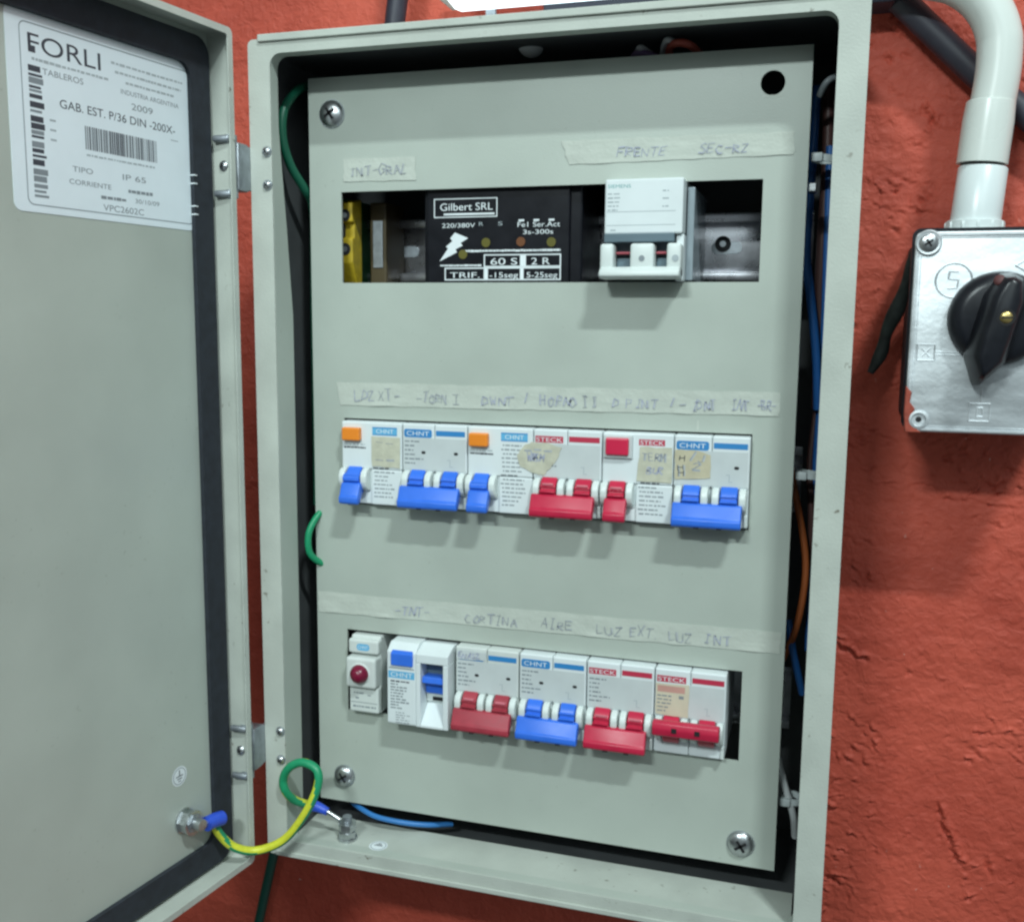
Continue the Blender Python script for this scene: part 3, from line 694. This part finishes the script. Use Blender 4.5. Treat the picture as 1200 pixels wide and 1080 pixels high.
b3 = two_pole(201.6, 238.4, ZR2, 'blue', "rightmost breaker of the middle row, joined blue toggles and peeling tape scrap", "two-pole breakers in the middle row")
b4 = two_pole(86.6, 122.4, ZR3, 'blue', "older breaker with faded dull red toggles beside the white blue-switch unit, bottom row", GB, lever=REDOLD, face=WHITE2)
b5 = two_pole(122.9, 159.4, ZR3, 'blue', "only blue twin toggle breaker in the bottom row", GB)
b6 = two_pole(159.8, 195.2, ZR3, 'red', "red breaker in the bottom row with toggles down, right of the blue one", GB)
b7 = two_pole(195.5, 231.7, ZR3, 'red', "rightmost breaker of the bottom row, red toggles switched up", GB, up=True)
def scrap(parent, poly, m, strokes=(), lab=None):
    s = MB(); s.M = None
    pts = []
    n = len(poly)
    for i in range(n):
        (a,b),(c,d_) = poly[i], poly[(i+1)%n]
        for k in range(4): pts.append((a+(c-a)*k/4+(random.uniform(-.35,.35) if k else 0), b+(d_-b)*k/4+(random.uniform(-.35,.35) if k else 0)))
    s.prism(pts, 'y', YFACE-.42, YFACE-.22, m)
    for (txt,x0,x1,z,cap,mm) in strokes: handwrite(s, txt, x0, x1, z, cap, YFACE-.5, mm, .5)
    o = s.build("masking_tape", parent)
    if lab: o['label'] = lab
scrap(r1, [(37.8,ZR2-7.6),(54.6,ZR2-7.8),(54.4,ZR2-24.4),(38.2,ZR2-24)], TAPECLR, [("16",44,50,ZR2-17,4,PENG),("--",40,52,ZR2-12,2,PENG),("--",40,52,ZR2-21,2,PENG)])
scrap(b2, [(128.2,ZR2-6.8),(138,ZR2-7.2),(144.5,ZR2-9),(142,ZR2-15),(139,ZR2-19),(135,ZR2-24),(129.2,ZR2-23),(122.5,ZR2-20),(120.5,ZR2-14),(124,ZR2-9)], TAPECLR, [("WBH",126,136,ZR2-17,4.5,PEN),("XX",129,136,ZR2-16,3.5,PEN),("---",124,140,ZR2-12,2,PENG)])
scrap(r3, [(184.5,ZR2-6.8),(200.6,ZR2-6.6),(200.8,ZR2-24.4),(183.2,ZR2-24)], TAPECLR, [("TERM",186,198,ZR2-14,4,PENG),("BUR",188,197,ZR2-20,4,PEN)])
scrap(b3, [(202.2,ZR2-7.4),(212,ZR2-7.2),(219.5,ZR2-9.4),(219.8,ZR2-20.6),(208,ZR2-21.8),(202.4,ZR2-22)], TAPEOLD, [("/J",209,217,ZR2-12.6,4,PENG),("2",211,216,ZR2-17.6,4,PENG),("H",204,207.5,ZR2-13,3,INKBLK),("H",204,207.5,ZR2-17,3,INKBLK),("H",204,207.5,ZR2-20.6,3,INKBLK)])
scrap(b4, [(87.2,ZR3-2.0),(104,ZR3-2.0),(104,ZR3-6.6),(87.4,ZR3-6.8)], GREYW, [("ENAS24",88,103,ZR3-6,3.4,PEN)])
scrap(b7, [(196,ZR3-7.6),(213,ZR3-7.2),(213,ZR3-24.6),(196.4,ZR3-24)], mat("thin_yellow_tape",(0.60,0.55,0.42),.5,var=.06,vs=120))
k = MB(); PR_ = mat('print_faded_red',(0.55,0.30,0.25),.6); k.quad(197,211,ZR3-12,ZR3-8.6,YFACE-.46,PR_)
for q_ in range(5): k.lines(197,197+random.uniform(4,9),ZR3-14-2*q_,.8,YFACE-.46,INKGRY)
k.quad(208,210.5,ZR3-15,ZR3-13.4,YFACE-.46,INKGRY)
k.build('faded_print', b7)

# pilot light module
t = thing("indicator_light", "narrow grey DIN module with dark red round lens, left end of bottom row", "indicator light", (33,50,-348))
h = MB(); z0 = ZR3-.8
h.box(22.6,40.6,-3,50,z0-45,z0,WHITE2,1.2,3); h.box(22.4,40.8,-6.5,0,z0-9.5,z0-1.5,WHITE2,1.2,3); h.box(22.2,40.4,-10,0,z0-28.5,z0-11,WHITE2,1.6,3); h.box(22.8,40.6,-6.5,0,z0-43.8,z0-29.2,WHITE2,.9)
h.box(21.8,24.6,-4,0,z0-44,z0-33,INKGRY,.4)
h.build("housing", t)
h = MB(); yy = -6.56; h.prism(rr(27.6,35.4,z0-7.6,z0-3.8,1.7), 'y', yy-.04, yy, INKSKY); h.text("CHNT",28.4,34.6,z0-6.5,1.7,yy-.08,INKWHT)
h.lines(25.5,31.5,z0-32.5,1,yy,INKGRY); h.lines(26.5,29,z0-35.5,.9,yy,INKGRY); h.lines(34,36,z0-33.5,.8,yy,INKGRY); h.quad(23.5,40,z0-38.2,z0-37.8,yy,INKGRY); h.lines(25,39,z0-40.4,1.1,yy,INKGRY)
h.build("front_print", t)
h = MB(); h.dome((31,-9.4,z0-20), (0,-1,0), 5.6, 6.4, RUBY, 28, 8); h.lathe((31,-9.6,z0-20), (0,-1,0), [(6.4,0),(6.4,.5),(5.5,.9)], WHITE2); h.build("lens", t)

# residual-current switch, white with a tall recess
t = thing("residual_current_switch", "bright white two-module unit with blue rocker in a deep recess, bottom row", "residual current switch", (66,50,-348))
h = MB(); z0 = ZR3-.2; YR = -13.5; a, b_ = 49.2, 84.8; xm = 66.2
h.prism([(50,z0),(50,z0-45.6),(YR+.6,z0-45.6),(YR,z0-44.8),(YR,z0-4.2),(-8,z0)], 'x', a, xm-.05, WHITE, .6)
h.box(xm+.05, b_, -2.5, 50, z0-45.6, z0-1, WHITE, .5)
h.prism([(-2.5,z0-.2),(YR,z0-4.0),(YR,z0-9.2),(-2.5,z0-9.2)], 'x', xm+.05, b_, WHITE, .5)
h.box(xm+.05, xm+2.6, YR, -2.4, z0-45.6, z0-9.25, WHITE, .4); h.box(b_-2.9, b_, YR, -2.4, z0-45.6, z0-9.25, WHITE, .4)
h.prism([(-2.4,z0-34),(YR,z0-44.2),(YR,z0-45.6),(-2.4,z0-45.6)], 'x', xm+2.65, b_-2.95, WHITE, .3)
h.box(xm+2.7, b_-3, -4.2, -2.4, z0-18.5, z0-9.3, DKGRY)
h.box(xm+2.7, b_-3, -4.4, -2.4, z0-33.6, z0-28.5, EAR, .3); h.box(xm+6.5, b_-4.2, -4.8, -4.3, z0-32.6, z0-30.6, HOLE)
h.build("housing", t)
h = MB(); h.prism([(-3,z0-17.5),(-11.5,z0-17.2),(-12.2,z0-20.5),(-7,z0-22.4),(-6.2,z0-28.2),(-3,z0-28.2)], 'x', xm+3.0, b_-3.3, BLUE, .4); h.build("toggle", t)
h = MB(); h.prism([(YR+1.2,z0-3.2),(YR-1.2,z0-4.8),(YR-1.2,z0-11.6),(YR+1,z0-11.6)], 'x', a+2.6, xm-1.6, BLUE, .5); h.build("test_button", t)
h = MB(); yy = YR-.06; h.quad(a+1,xm-1,z0-13.6,z0-13,yy,INKGRY); h.quad(a+.8,xm-.8,z0-19,z0-15,yy,INKSKY); h.text("CHNT",a+2.2,xm-2,z0-18.2,2.6,yy-.04,INKWHT)
for k in range(10): h.lines(a+2,a+random.uniform(6.5,14),z0-20.8-1.7*k,.85,yy,INKGRY if k else INKBLK)
for k in range(5): h.lines(a+5,a+random.uniform(9,15),z0-38.6-1.4*k,.5,yy,INKGRY)
h.build("front_print", t)

# main two-module breaker in the top slot
t = thing("circuit_breaker", "white breaker with dark grey band and white handle, alone in the top slot", "circuit breaker", (184,50,-106))
a, b_ = 164.8, 202.7; z0 = -58.6; Y1 = -10
h = MB(); h.box(a,b_,Y1,50,-84.6,z0,WHITE,.8); h.box(a,b_,-3,50,-106,-84.7,DKGRY,.5); h.box(b_-3.2,b_+.6,-7,50,-107,-84.8,WHITE,.6)
h.box(b_+.7,b_+4.2,0,50,-106.5,-62,mat("clear_grey_plastic",(0.28,0.33,0.36),.25),.5)
h.box(a+.2,b_-3.6,Y1-1.4,Y1+2,-88.6,-84.4,DKGRY,.5); h.build("housing", t)
h = MB()
for c,e in ((a-1,a+5.6),(a+13.8,a+25.2),(b_-6.5,b_+.4)): h.box(c,e,-15,-4,-102,-89.4,EAR,1.4,3)
h.prism([(-5,-101),(-15,-100.4),(-18.5,-102.6),(-18.8,-105),(-16,-106.2),(-5,-106.2)], 'x', a-.6, b_+.2, EAR, .7, 3); h.box(a-.6,b_+.2,-12,-4,-101.2,-105,EAR,.5)
h.cyl((a+19.6,-15,-96.5),(0,-1,0),1.4,.3,INKGRY); h.cyl((b_-2.2,-15,-96.5),(0,-1,0),1.6,.3,INKFNT)
h.build("toggle", t)
h = MB()
for c,e in ((a+5.8,a+13.6),(a+25.4,b_-6.7)): h.box(c,e,-9.5,-4,-94.2,-93.0,mat('faded_red_flag',(0.35,0.06,0.08),.5),.4); h.box(c,e,-7,-3.1,-100.8,-96,DKGRY,.4)
h.build("position_flag", t)
h = MB(); yy = Y1-.06; h.text("SIEMENS",a+1.4,a+12.6,z0-4.2,1.7,yy,INKTEAL)
for k in range(5): h.lines(a+1.4,a+random.uniform(6,8.5),z0-7-1.9*k,.7,yy,INKFNT)
for k in range(3): h.lines(a+28,a+31,z0-6-3.6*k,.7,yy,INKFNT)
for z in (z0-15.6,z0-22): h.quad(a+1,b_-3.4,z,z+.28,yy,INKFNT)
h.lines(a+3,a+6,z0-24.2,.7,yy,INKFNT); h.build("front_print", t)

# black phase monitor module
t = thing("phase_monitor", "black electronic module with white lettering and lightning bolt behind the top slot", "phase monitor", (107,50,-112))
h = MB(); h.box(64,150,6,50,-118,-50,BLACKM,1.2); h.box(66.5,144,3.6,6.2,-112,-54,BLACKM,.8); h.build("housing", t)
h = MB(); yy = 3.55
h.ring(rr(70.5,105.5,-73.6,-63.8,.4), rr(71.0,105.0,-73.1,-64.3,.3), yy-.03, yy, INKWHT)
h.text("Gilbert SRL",74,103,-70,3.9,yy,INKWHT); h.quad(76,104,-72.4,-71.4,yy,INKWHT)
h.text("220/380V",75,93.4,-78.7,2.3,yy,INKWHT)
for x_ in (95.5,106): h.text("R" if x_<100 else "S",x_,x_+2.4,-78,2.0,yy,INKFNT)
h.text("Fe1 Ser.Act",116.5,139,-79,2.6,yy,INKWHT); h.text("3s-300s",119.5,135.5,-82.6,2.3,yy,INKWHT)
for x_ in (117,125,133): h.quad(x_,x_+3,-76.2,-75.2,yy,INKWHT)
h.add([(x_,yy,z_) for x_,z_ in ((82.2,-81.2),(89.6,-84.2),(85.4,-86.6),(86.6,-88.0),(82.6,-89.8),(83.4,-91.4),(73.6,-96.0),(78.4,-89.4),(77.2,-88.4),(80.8,-85.6),(79.6,-84.2))], [tuple(range(11))], INKWHT)
h.lines(87,139.5,-90.8,1.1,yy,INKWHT,3); h.lines(74,97,-98.2,.9,yy,INKWHT,3)
def frame(x0,x1,z0_,z1_,w_=.65):
    for q in ((x0,x1,z1_-w_,z1_),(x0,x1,z0_,z0_+w_),(x0,x0+w_,z0_+w_,z1_-w_),(x1-w_,x1,z0_+w_,z1_-w_)): h.quad(*q,yy,INKWHT)
frame(98.3,139.8,-99.2,-92.6); h.quad(118,121.2,-98.5,-93.3,yy,INKWHT)
frame(76.5,139.8,-105.9,-99.3); h.quad(98.3,100.6,-105.2,-100,yy,INKWHT); h.quad(118,120,-105.2,-100,yy,INKWHT)
h.text("60 S",102,116.5,-98,3.6,yy,INKWHT); h.text("2 R",124,134,-98,3.6,yy,INKWHT); h.text("TRIF.",79.5,96,-104.6,3.0,yy,INKWHT); h.text("-15seg",101.5,117,-104.6,2.9,yy,INKWHT); h.text("5-25seg",121.6,138,-104.6,2.9,yy,INKWHT)
h.lines(79,138,-107.4,.8,yy,INKFNT)
h.build("front_print", t)
for x_, z_, m_ in ((99.5,-86.6,YEL),(86.8,-92.5,YEL),(118.4,-86.4,ORANGE),(134.6,-86.8,YEL)):
    k = MB(); k.cyl((x_,3.7,z_),(0,-1,0),2.4,.6,mat("amber_"+("o" if m_ is ORANGE else "y"),(0.15,0.05,0.012) if m_ is ORANGE else (0.12,0.105,0.012),.4),n=16); k.build("trimmer_window", t)

# earth terminal blocks at the left end of the top rail
def terminal(x0, lab):
    t = thing("terminal_block", lab, "terminal block", (x0,50,-110), "earth terminal blocks on the top rail")
    h = MB(); h.box(x0,x0+5.2,20,52,-113,-60,GRN,.8); h.build("green_shell", t)
    h = MB(); h.prism([(20,-61),(8,-64),(8,-74),(11,-75),(11,-82),(8,-83),(8,-96),(14,-108),(20,-110)], 'x', x0+5.3, x0+13.5, YEL, .7); h.build("yellow_shell", t)
    h = MB()
    for z in (-70.5,-88.6): h.cyl((x0+9,7.9,z),(0,-1,0),3.3,.25,HOLE); h.cyl((x0+9,7.6,z),(0,-1,0),1.5,.15,ZINC_DULL)
    h.box(x0+3,x0+8,9,11,-81.8,-75.2,HOLE); h.build("clamp_opening", t)
terminal(7.5, "green and yellow earth terminal block with two round holes behind the top slot")
t = thing("terminal_block", "dull brown end terminal beside the yellow one behind the top slot", "terminal block", (28,50,-110), "earth terminal blocks on the top rail")
h = MB(); h.box(23,33,26,52,-110,-62,mat("brown_terminal",(0.07,0.05,0.02),.5),1); h.build("shell", t)
h = MB(); h.box(25,31,25.4,26.2,-98,-72,ZINC_DULL,.4); h.build("clamp_opening", t)

# ------------------------------------------------------------------ wires and ties in the cabinet
def D(s_, n_, z_): p = O+tD*s_+nD*n_; return (p.x, p.y, z_)
def wire(pts, r, m, label, m2=None, name="wire", group=None, cat="wire", **k):
    w_ = MB(); w_.tube(pts, r, m, m2, **k); P = Vector(pts[0])
    return tag(w_.build(name, None, P), label, cat, group)
GWP = [(-27.7, -60.8, -393.2), (-30.3, -62.0, -396.5), (-27.7, -60.0, -403.9), (-22.2, -55.0, -412.0), (-13.4, -48.0, -415.6), (0.3, -44.0, -409.4), (11.5, -42.0, -395.2), (18.5, -39.0, -379.8), (18.1, -37.0, -370.0), (9.4, -36.0, -366.8), (0.9, -36.0, -370.5), (-4.1, -35.0, -378.6), (-3.3, -34.0, -386.4), (-0.4, -28.0, -394.3), (4.7, -19.0, -400.4)]
gw = thing("ground_wire", "yellow and green earth wire looping from the door to the cabinet floor", "ground wire", D(20,8,-393))
def gdir(f):
    k_ = max(0, min(1, (f-.44)/.14))*(1-max(0, min(1, (f-.80)/.07)))
    return (Vector((.55,.35,-.75))*(1-k_)+Vector((.35,-.9,.35))*k_).normalized()
w_ = MB(); w_.tube(GWP, 2.35, WYEL, WGRN, n=16, sub=8, gdir=gdir); w_.build("insulation", gw)
l = MB(); l.tube([D(29,8,-391.5),D(23,8,-392.2),D(17.8,8.5,-393.2)], 3.9, LUG, n=16); l.build("terminal_lug", gw)
l = MB(); l.tube([D(37,8,-388),D(33,8,-390),D(28,8,-391.6)], 1.7, ZINC, n=10)
l.lathe(D(37,6.2,-387.4), nD, [(3.2,0),(6.4,0),(6.4,1.2),(3.2,1.2),(3.2,0)], ZINC); l.build("ring_tongue", gw)
l = MB(); e0 = GWP[-1]; l.tube([e0,(e0[0]+4,e0[1]+.3,e0[2]-.8),(e0[0]+9.5,e0[1]+.3,e0[2]-2.6)], lambda t_: 3.4-1.2*t_, LUG, n=16); l.build("terminal_lug", gw)
l = MB(); l.tube([(e0[0]+8.8,e0[1]+.3,e0[2]-2.4),(21.5,-18,IB+10.6)], 1.3, ZINC, n=10); l.lathe((26,-18,IB+9), (0,0,1), [(2.7,0),(5,0),(5,.9),(2.7,.9),(2.7,0)], ZINC); l.build("ring_tongue", gw)

wire([(-6,16,1),(-6,-1,-6),(-8,-12,-18),(-8.6,-13,-32),(-6.4,-9,-46),(-3.4,0,-57),(-2.6,8,-66),(-2.8,9,-90),(-3.2,9,-130),(-3.2,9,-190),(-3,8,-232)], 2.4, WDG, "green wire bulging out beside the upper left corner of the cover plate", sub=6)
wire([(4,5,-232),(1,-2,-238),(-1.4,-6,-246),(-1.4,-6,-256),(1,-2,-262),(5,5,-267)], 1.9, WGRN, "small green wire loop at the left edge of the cover plate, half way down")
wire([(260.6,30,-12),(260,28,-44),(259.4,27,-73),(259.4,27,-94),(262.6,28,-115),(266.6,30,-144),(268.4,34,-170)], 2.2, WBLU, "blue wire showing in the right gap beside the top slot")
wire([(268,34,-40),(269,34,-90),(270,36,-150),(269,40,-210),(270,42,-300)], 2.0, WBLU, "dark blue wire against the right side wall of the cabinet")
wire([(266,38,-10),(267,36,-50),(266.5,36,-100),(268,40,-170)], 2.8, WBRN, "brown wire bundle in the upper right gap")
wire([(256,36,-198),(259.5,29,-213),(264.6,28,-236),(266.6,28,-252),(265.6,28,-270),(262.4,29,-288),(257,34,-304)], 1.8, WORG, "orange wire bowing out of the right gap at mid height")
wire([(268,44,-170),(266,40,-200),(268,38,-225),(269,42,-262)], 1.8, WBRN, "brown wire crossing the orange one in the right gap")
wire([(259,34,-282),(262.5,29,-298),(265,30,-308),(268,36,-322)], 1.9, WBLU, "short blue wire low in the right gap below the orange wire")
wire([(257,20,-352),(262,14,-366),(266.5,14,-380),(268,22,-396)], 1.8, WWHT, "pale wire in the lower right gap near the bottom screw")
wire([(12.9, 14.0, -412.2), (23.3, 2.0, -408.6), (36.5, -3.0, -409.9), (52.4, -3.0, -410.9), (66.1, 2.0, -412.7), (78.0, 12.0, -415.3)], 1.5, WBLU2, "blue wire lying along the cabinet floor under the cover plate")
for z, lab in ((-50.3,"nylon cable tie in the right gap level with the upper tape strip"),(-203,"nylon cable tie in the right gap at the middle breaker row"),(-374,"nylon cable tie low in the right gap near the bottom right screw")):
    k = MB(); k.lathe((265.6,17,z),(0.1,0,1),[(4.4,0),(5.6,0),(5.6,3.2),(4.4,3.2),(4.4,0)],NYLON); k.box(259.6,265,9.4,12.6,z-.4,z+3.8,NYLON,.6)
    tag(k.build("cable_tie", None, (265.6,17,z)), lab, "cable tie", "cable ties in the right gap")
k = MB(); k.tube([(262,14,-20),(265,10,-15),(269,12,-12)],1.6,mat("grey_tie",(0.2,0.22,0.23),.5)); tag(k.build("cable_tie",None,(262,8,-19)),"curved grey tie near the top of the right gap","cable tie","cable ties in the right gap")
k = MB(); k.box(259.5,263,-2,8,-66,-62,ZINC,.5); tag(k.build("clip_nut",None,(260,3,-64)),"small bright metal clip nut at the right edge of the cover plate","clip nut")
wire([(188,24,4),(193,8,6.5),(201,6,5.2),(206,24,3)], 1.9, mat("coral_wire",(0.48,0.10,0.07),.5), "coral red wire end above the cover plate, top right")
wire([(185,24,5),(189.5,8,8.4),(194,10,7.6)], 1.5, WWHT, "white wire tip beside the coral red one above the cover plate")
wire([(168,30,3),(174,14,5),(183,16,3.4),(188,30,2)], 1.6, mat("mauve_wire",(0.18,0.11,0.24),.5), "mauve wire showing in the dark gap above the cover plate")
wire([(172,26,6),(176,12,7),(180,20,6)], 1.5, WWHT, "dull white wire in the dark gap above the cover plate")
k = MB(); k.dome((119.5,14,12),(0,-.6,-1),6.5,4.5,WWHT); tag(k.build("grommet",None,(119.5,14,12)),"pale round grommet in the cabinet ceiling above the cover plate","grommet")

# ------------------------------------------------------------------ rotary switch box on the wall
t = thing("rotary_switch", "cast aluminium switch box with black pointer knob on the red wall", "rotary switch", (347,89,-178))
x0,x1,z0,z1,yc = 309.2, 386.5, -178.0, -83.2, 20.0
h = MB(); h.prism(rr(x0+1.6,x1-1.6,z0+1.6,z1-1.6,4), 'y', yc+6.2, 89, CASTB, .6); h.prism(rr(x0-1.2,x1+.8,z0+.6,z1+2.0,4), 'y', yc+4.6, yc+7.2, BLACK); h.build("housing", t)
h = MB(); h.prism(rr(x0,x1,z0,z1,3.2), 'y', yc, yc+4.5, CAST, .5)
h.ring(rr(x0+.8,x1-.8,z0+.8,z1-.8,3), rr(x0+1.9,x1-1.9,z0+1.9,z1-1.9,2.5), yc-.7, yc+.1, CAST)
h.ring(rr(x0+2.6,x1-2.6,z0+2.6,z1-2.6,2), rr(x0+3.0,x1-3.0,z0+3.0,z1-3.0,2), yc-.3, yc+.1, CAST)
def relief(pts, w_=.5, closed=True):
    n_ = len(pts)
    for i in range(n_ if closed else n_-1):
        h.tube([(pts[i][0],yc,pts[i][1]),(pts[(i+1)%n_][0],yc,pts[(i+1)%n_][1])], w_, CAST, n=6)
relief([(327+8.0*cos(a),-105.8+8.0*sin(a)) for a in [2*PI*i/32 for i in range(32)]], .55)
relief([(329,-101.8),(325,-101.6),(324.6,-105),(329,-105.6),(328.6,-109.4),(324.4,-109.6)], .45, False)
relief([(353,-99),(361,-94.5),(361,-103.5)], .5)
relief([(312.8,-136),(320.6,-136),(320.6,-143.6),(312.8,-143.6)], .45); relief([(315,-138),(318.4,-141.8)], .4, False); relief([(318.4,-138),(315,-141.8)], .4, False)
for z in (-139.4,-140.8): relief([(321,z),(332,z-.2)], .35, False); relief([(356,z),(378,z)], .35, False)
relief([(337.6,-163.6),(346.6,-163.6),(346.6,-172),(337.6,-172)], .45); relief([(341,-165.6),(343.4,-165.6),(343.8,-169.8),(341,-169.8)], .4)
relief([(342.6,-156),(342.6,-163)], .35, False)
h.text("MADE IN ARGENTINA", 334, 351, -176.0, 1.3, yc-.25, INKFNT)
h.build("cover", t)
for x_,z_,ok in ((314.8,-88.4,1),(x1-5.4,-88.4,1),(x1-5.4,z0+5.4,1)):
    k = MB(); k.lathe((x_,yc,z_),(0,-1,0),[(6.0,0),(6.0,1.0),(5.4,1.5),(4.6,1.2),(.01,1.2)],CAST); phillips(k,(x_,yc-1.3,z_),(0,-1,0),4.4,1.4,ZINC); k.build("screw", t)
k = MB(); k.lathe((315.4,yc,-172.2),(0,-1,0),[(4.6,0),(4.4,1.2),(3.4,1.4),(2.8,.3),(.01,.2)],CAST); k.cyl((315.2,yc-.15,-172.2),(0,-1,0),2.6,.1,HOLE); k.build("screw_boss", t)
k = MB(); P = [(308.8,-156),(311.5,-159),(311,-164),(313.5,-167),(312,-170.4),(312.6,-175),(316.8,-178.4),(309.6,-178.5),(308.6,-170)]
k.prism(P,'y',yc-1.1,yc+3,SMEAR,.5); o_ = k.build("paint_smear", t)
# knob: flanged disc with a long pointer handle
kx, kz = 346.8, -123.6
k = MB(); k.lathe((kx,yc,kz),(0,-1,0),[(21.8,0),(21.8,3.5),(20.8,6.5),(18.8,8.6),(15.6,9.6),(.01,9.6)],BLACK,n=56)
def hand(s_, hgt):
    w_ = 9.6*(1-.36*s_); tilt = R(13)
    P = [(-w_*.55,20.0-2.5*s_),(0,21.6-3*s_),(w_*.55,20.0-2.5*s_),(w_,9),(w_,-8),(w_*.95,-19),(w_*.15,-31.5+4*s_),(-w_*.15,-31.5+4*s_),(-w_*.95,-19),(-w_,-8),(-w_,9)]
    return [(kx-1+x_*cos(tilt)+z_*sin(tilt), yc-hgt, kz+z_*cos(tilt)-x_*sin(tilt)) for x_,z_ in P]
lv = [hand(0,1.5), hand(.1,9), hand(.5,15), hand(.85,18.4), hand(1.15,20.2), hand(1.5,21.3), hand(1.9,21.7)]
n_ = len(lv[0]); V = [p for L_ in lv for p in L_]
k.add(V, [(i*n_+j, i*n_+(j+1)%n_, (i+1)*n_+(j+1)%n_, (i+1)*n_+j) for i in range(len(lv)-1) for j in range(n_)]+[tuple(range((len(lv)-1)*n_, len(lv)*n_))], BLACK, True)
knob = k.build("knob", t)
k = MB(); k.cyl((kx+.6,yc-21.5,kz+.4),(0,-1,0),3.9,.4,HOLE); k.dome((kx+.6,yc-21.8,kz+.4),(0,-1,0),2.7,.9,BRASS); k.box(kx-1.8,kx+3,yc-22.9,yc-22.6,kz,kz+.8,HOLE); k.build("screw", knob)
k = MB(); k.dome((kx-2.6,yc-16.5,kz+17.0),(-.3,-1,.3),2.6,1.3,mat("worn_red_mark",(0.10,0.03,0.03),.6)); k.build("paint_mark", knob)

# PVC elbow riser
t = thing("pvc_conduit", "white plastic conduit elbow rising from the top of the switch box", "conduit", (343,60,-83))
Yp = 60.0
h = MB(); arc = [(341.9,Yp,-30),(344,Yp,-14),(345,Yp,-2)]+[(306.5+38.5*cos(a),Yp,5+38.5*sin(a)) for a in [R(x_) for x_ in range(6,71,7)]]+[(296,Yp,48),(270,Yp,61),(230,Yp,81)]
h.tube(arc, 10.4, PVC, n=32, sub=4); h.build("elbow_pipe", t)
h = MB(); AX = Vector((2.0,0,28)).normalized()
h.lathe((340.6,Yp,-47.5), AX, [(10.0,0),(11.9,.1),(11.9,20),(11.3,29.5),(10.5,30)], PVC, n=36); h.build("pipe_socket", t)
h = MB(); h.lathe((339.4,Yp,-76), (AX), [(11.8,0),(11.5,26.5),(10.9,27.2),(10,27.3)], PVCW, n=36); h.build("coupling", t)
h = MB(); h.lathe((339.2,Yp,-82.2), (0.02,0,1), [(15,0),(15,2.0),(13.8,2.2),(13.6,6.8),(12.8,7.2),(10,7.3)], PVCW, n=36)
for i in range(12):
    a = i*PI/6; h.box(339.2+13.2*cos(a)-.8, 339.2+13.2*cos(a)+.8, Yp+13.2*sin(a)-.8, Yp+13.2*sin(a)+.8, -80, -75.8, PVCW, .3)
h.build("locknut", t)

# dark conduit running diagonally behind it, other cables
YC = 80
wire([(225,YC,113),(262,YC,76),(299,YC,39),(336,YC,2),(360,YC,-19),(420,YC,-70)], 6.8, CONDM, "thick dark grey conduit running diagonally across the wall behind the white elbow", name="conduit", cat="conduit", n=24)
wire([(30,YC-16,120),(26,YC-16,70),(22,YC-16,40),(18,YC-14,0)], 6.0, CONDM, "black cable coming down behind the top edge of the cabinet", name="cable", cat="cable", n=20)
wire([(-62,84,-440),(-74,83,-470),(-82,82,-500),(-92,82,-540),(-104,82,-590)], 3.4, WDKG, "dark green cable hanging on the wall below the cabinet", name="cable", cat="cable", n=16)
k = MB(); k.tube([(311,34,-90),(309,46,-102),(306,56,-116),(301,60,-130),(299,62,-141),(294,60,-152)], lambda u_: 2.3+1.3*sin(PI*u_)+.5*sin(17*u_), mat("dirty_green_rubber",(0.018,0.024,0.022),.7,var=.6,vs=150,bump=.8,bs=300), n=14)
tag(k.build("rubber_strap",None,(311,30,-88)),"dirty dark rubber strap hanging beside the left side of the switch box","rubber strap")

# tube lamp above the cabinet, with its bracket and the dark trunking behind
t = thing("tube_lamp", "glowing white tube lamp on the wall just above the cabinet", "tube lamp", (120,60,60))
h = MB(); h.prism([(30,48),(34,44.5),(46,43),(56,44.5),(60,50),(60,72),(30,72)],'x',66,186,LAMP,1.0,3); h.build("diffuser", t)
h = MB(); h.box(58,194,46,70,72.2,80,ZINC_DULL,1); h.box(60,65.8,34,58,46,72,WHITE2,1); h.box(186.2,192,34,58,46,72,WHITE2,1); h.build("lamp_housing", t)
h = MB(); h.box(80,86,58,60.5,20,58,ZINC_DULL,.5); h.box(80,86,60.5,89,20,24,ZINC_DULL,.5); h.build("bracket", t)
k = MB(); k.box(111,296,66,88,35,58,mat("navy_trunking",(0.02,0.024,0.04),.5),1.5); tag(k.build("cable_trunking",None,(200,77,35)),"dark navy cable trunking between the tube lamp and the cabinet top","cable trunking")
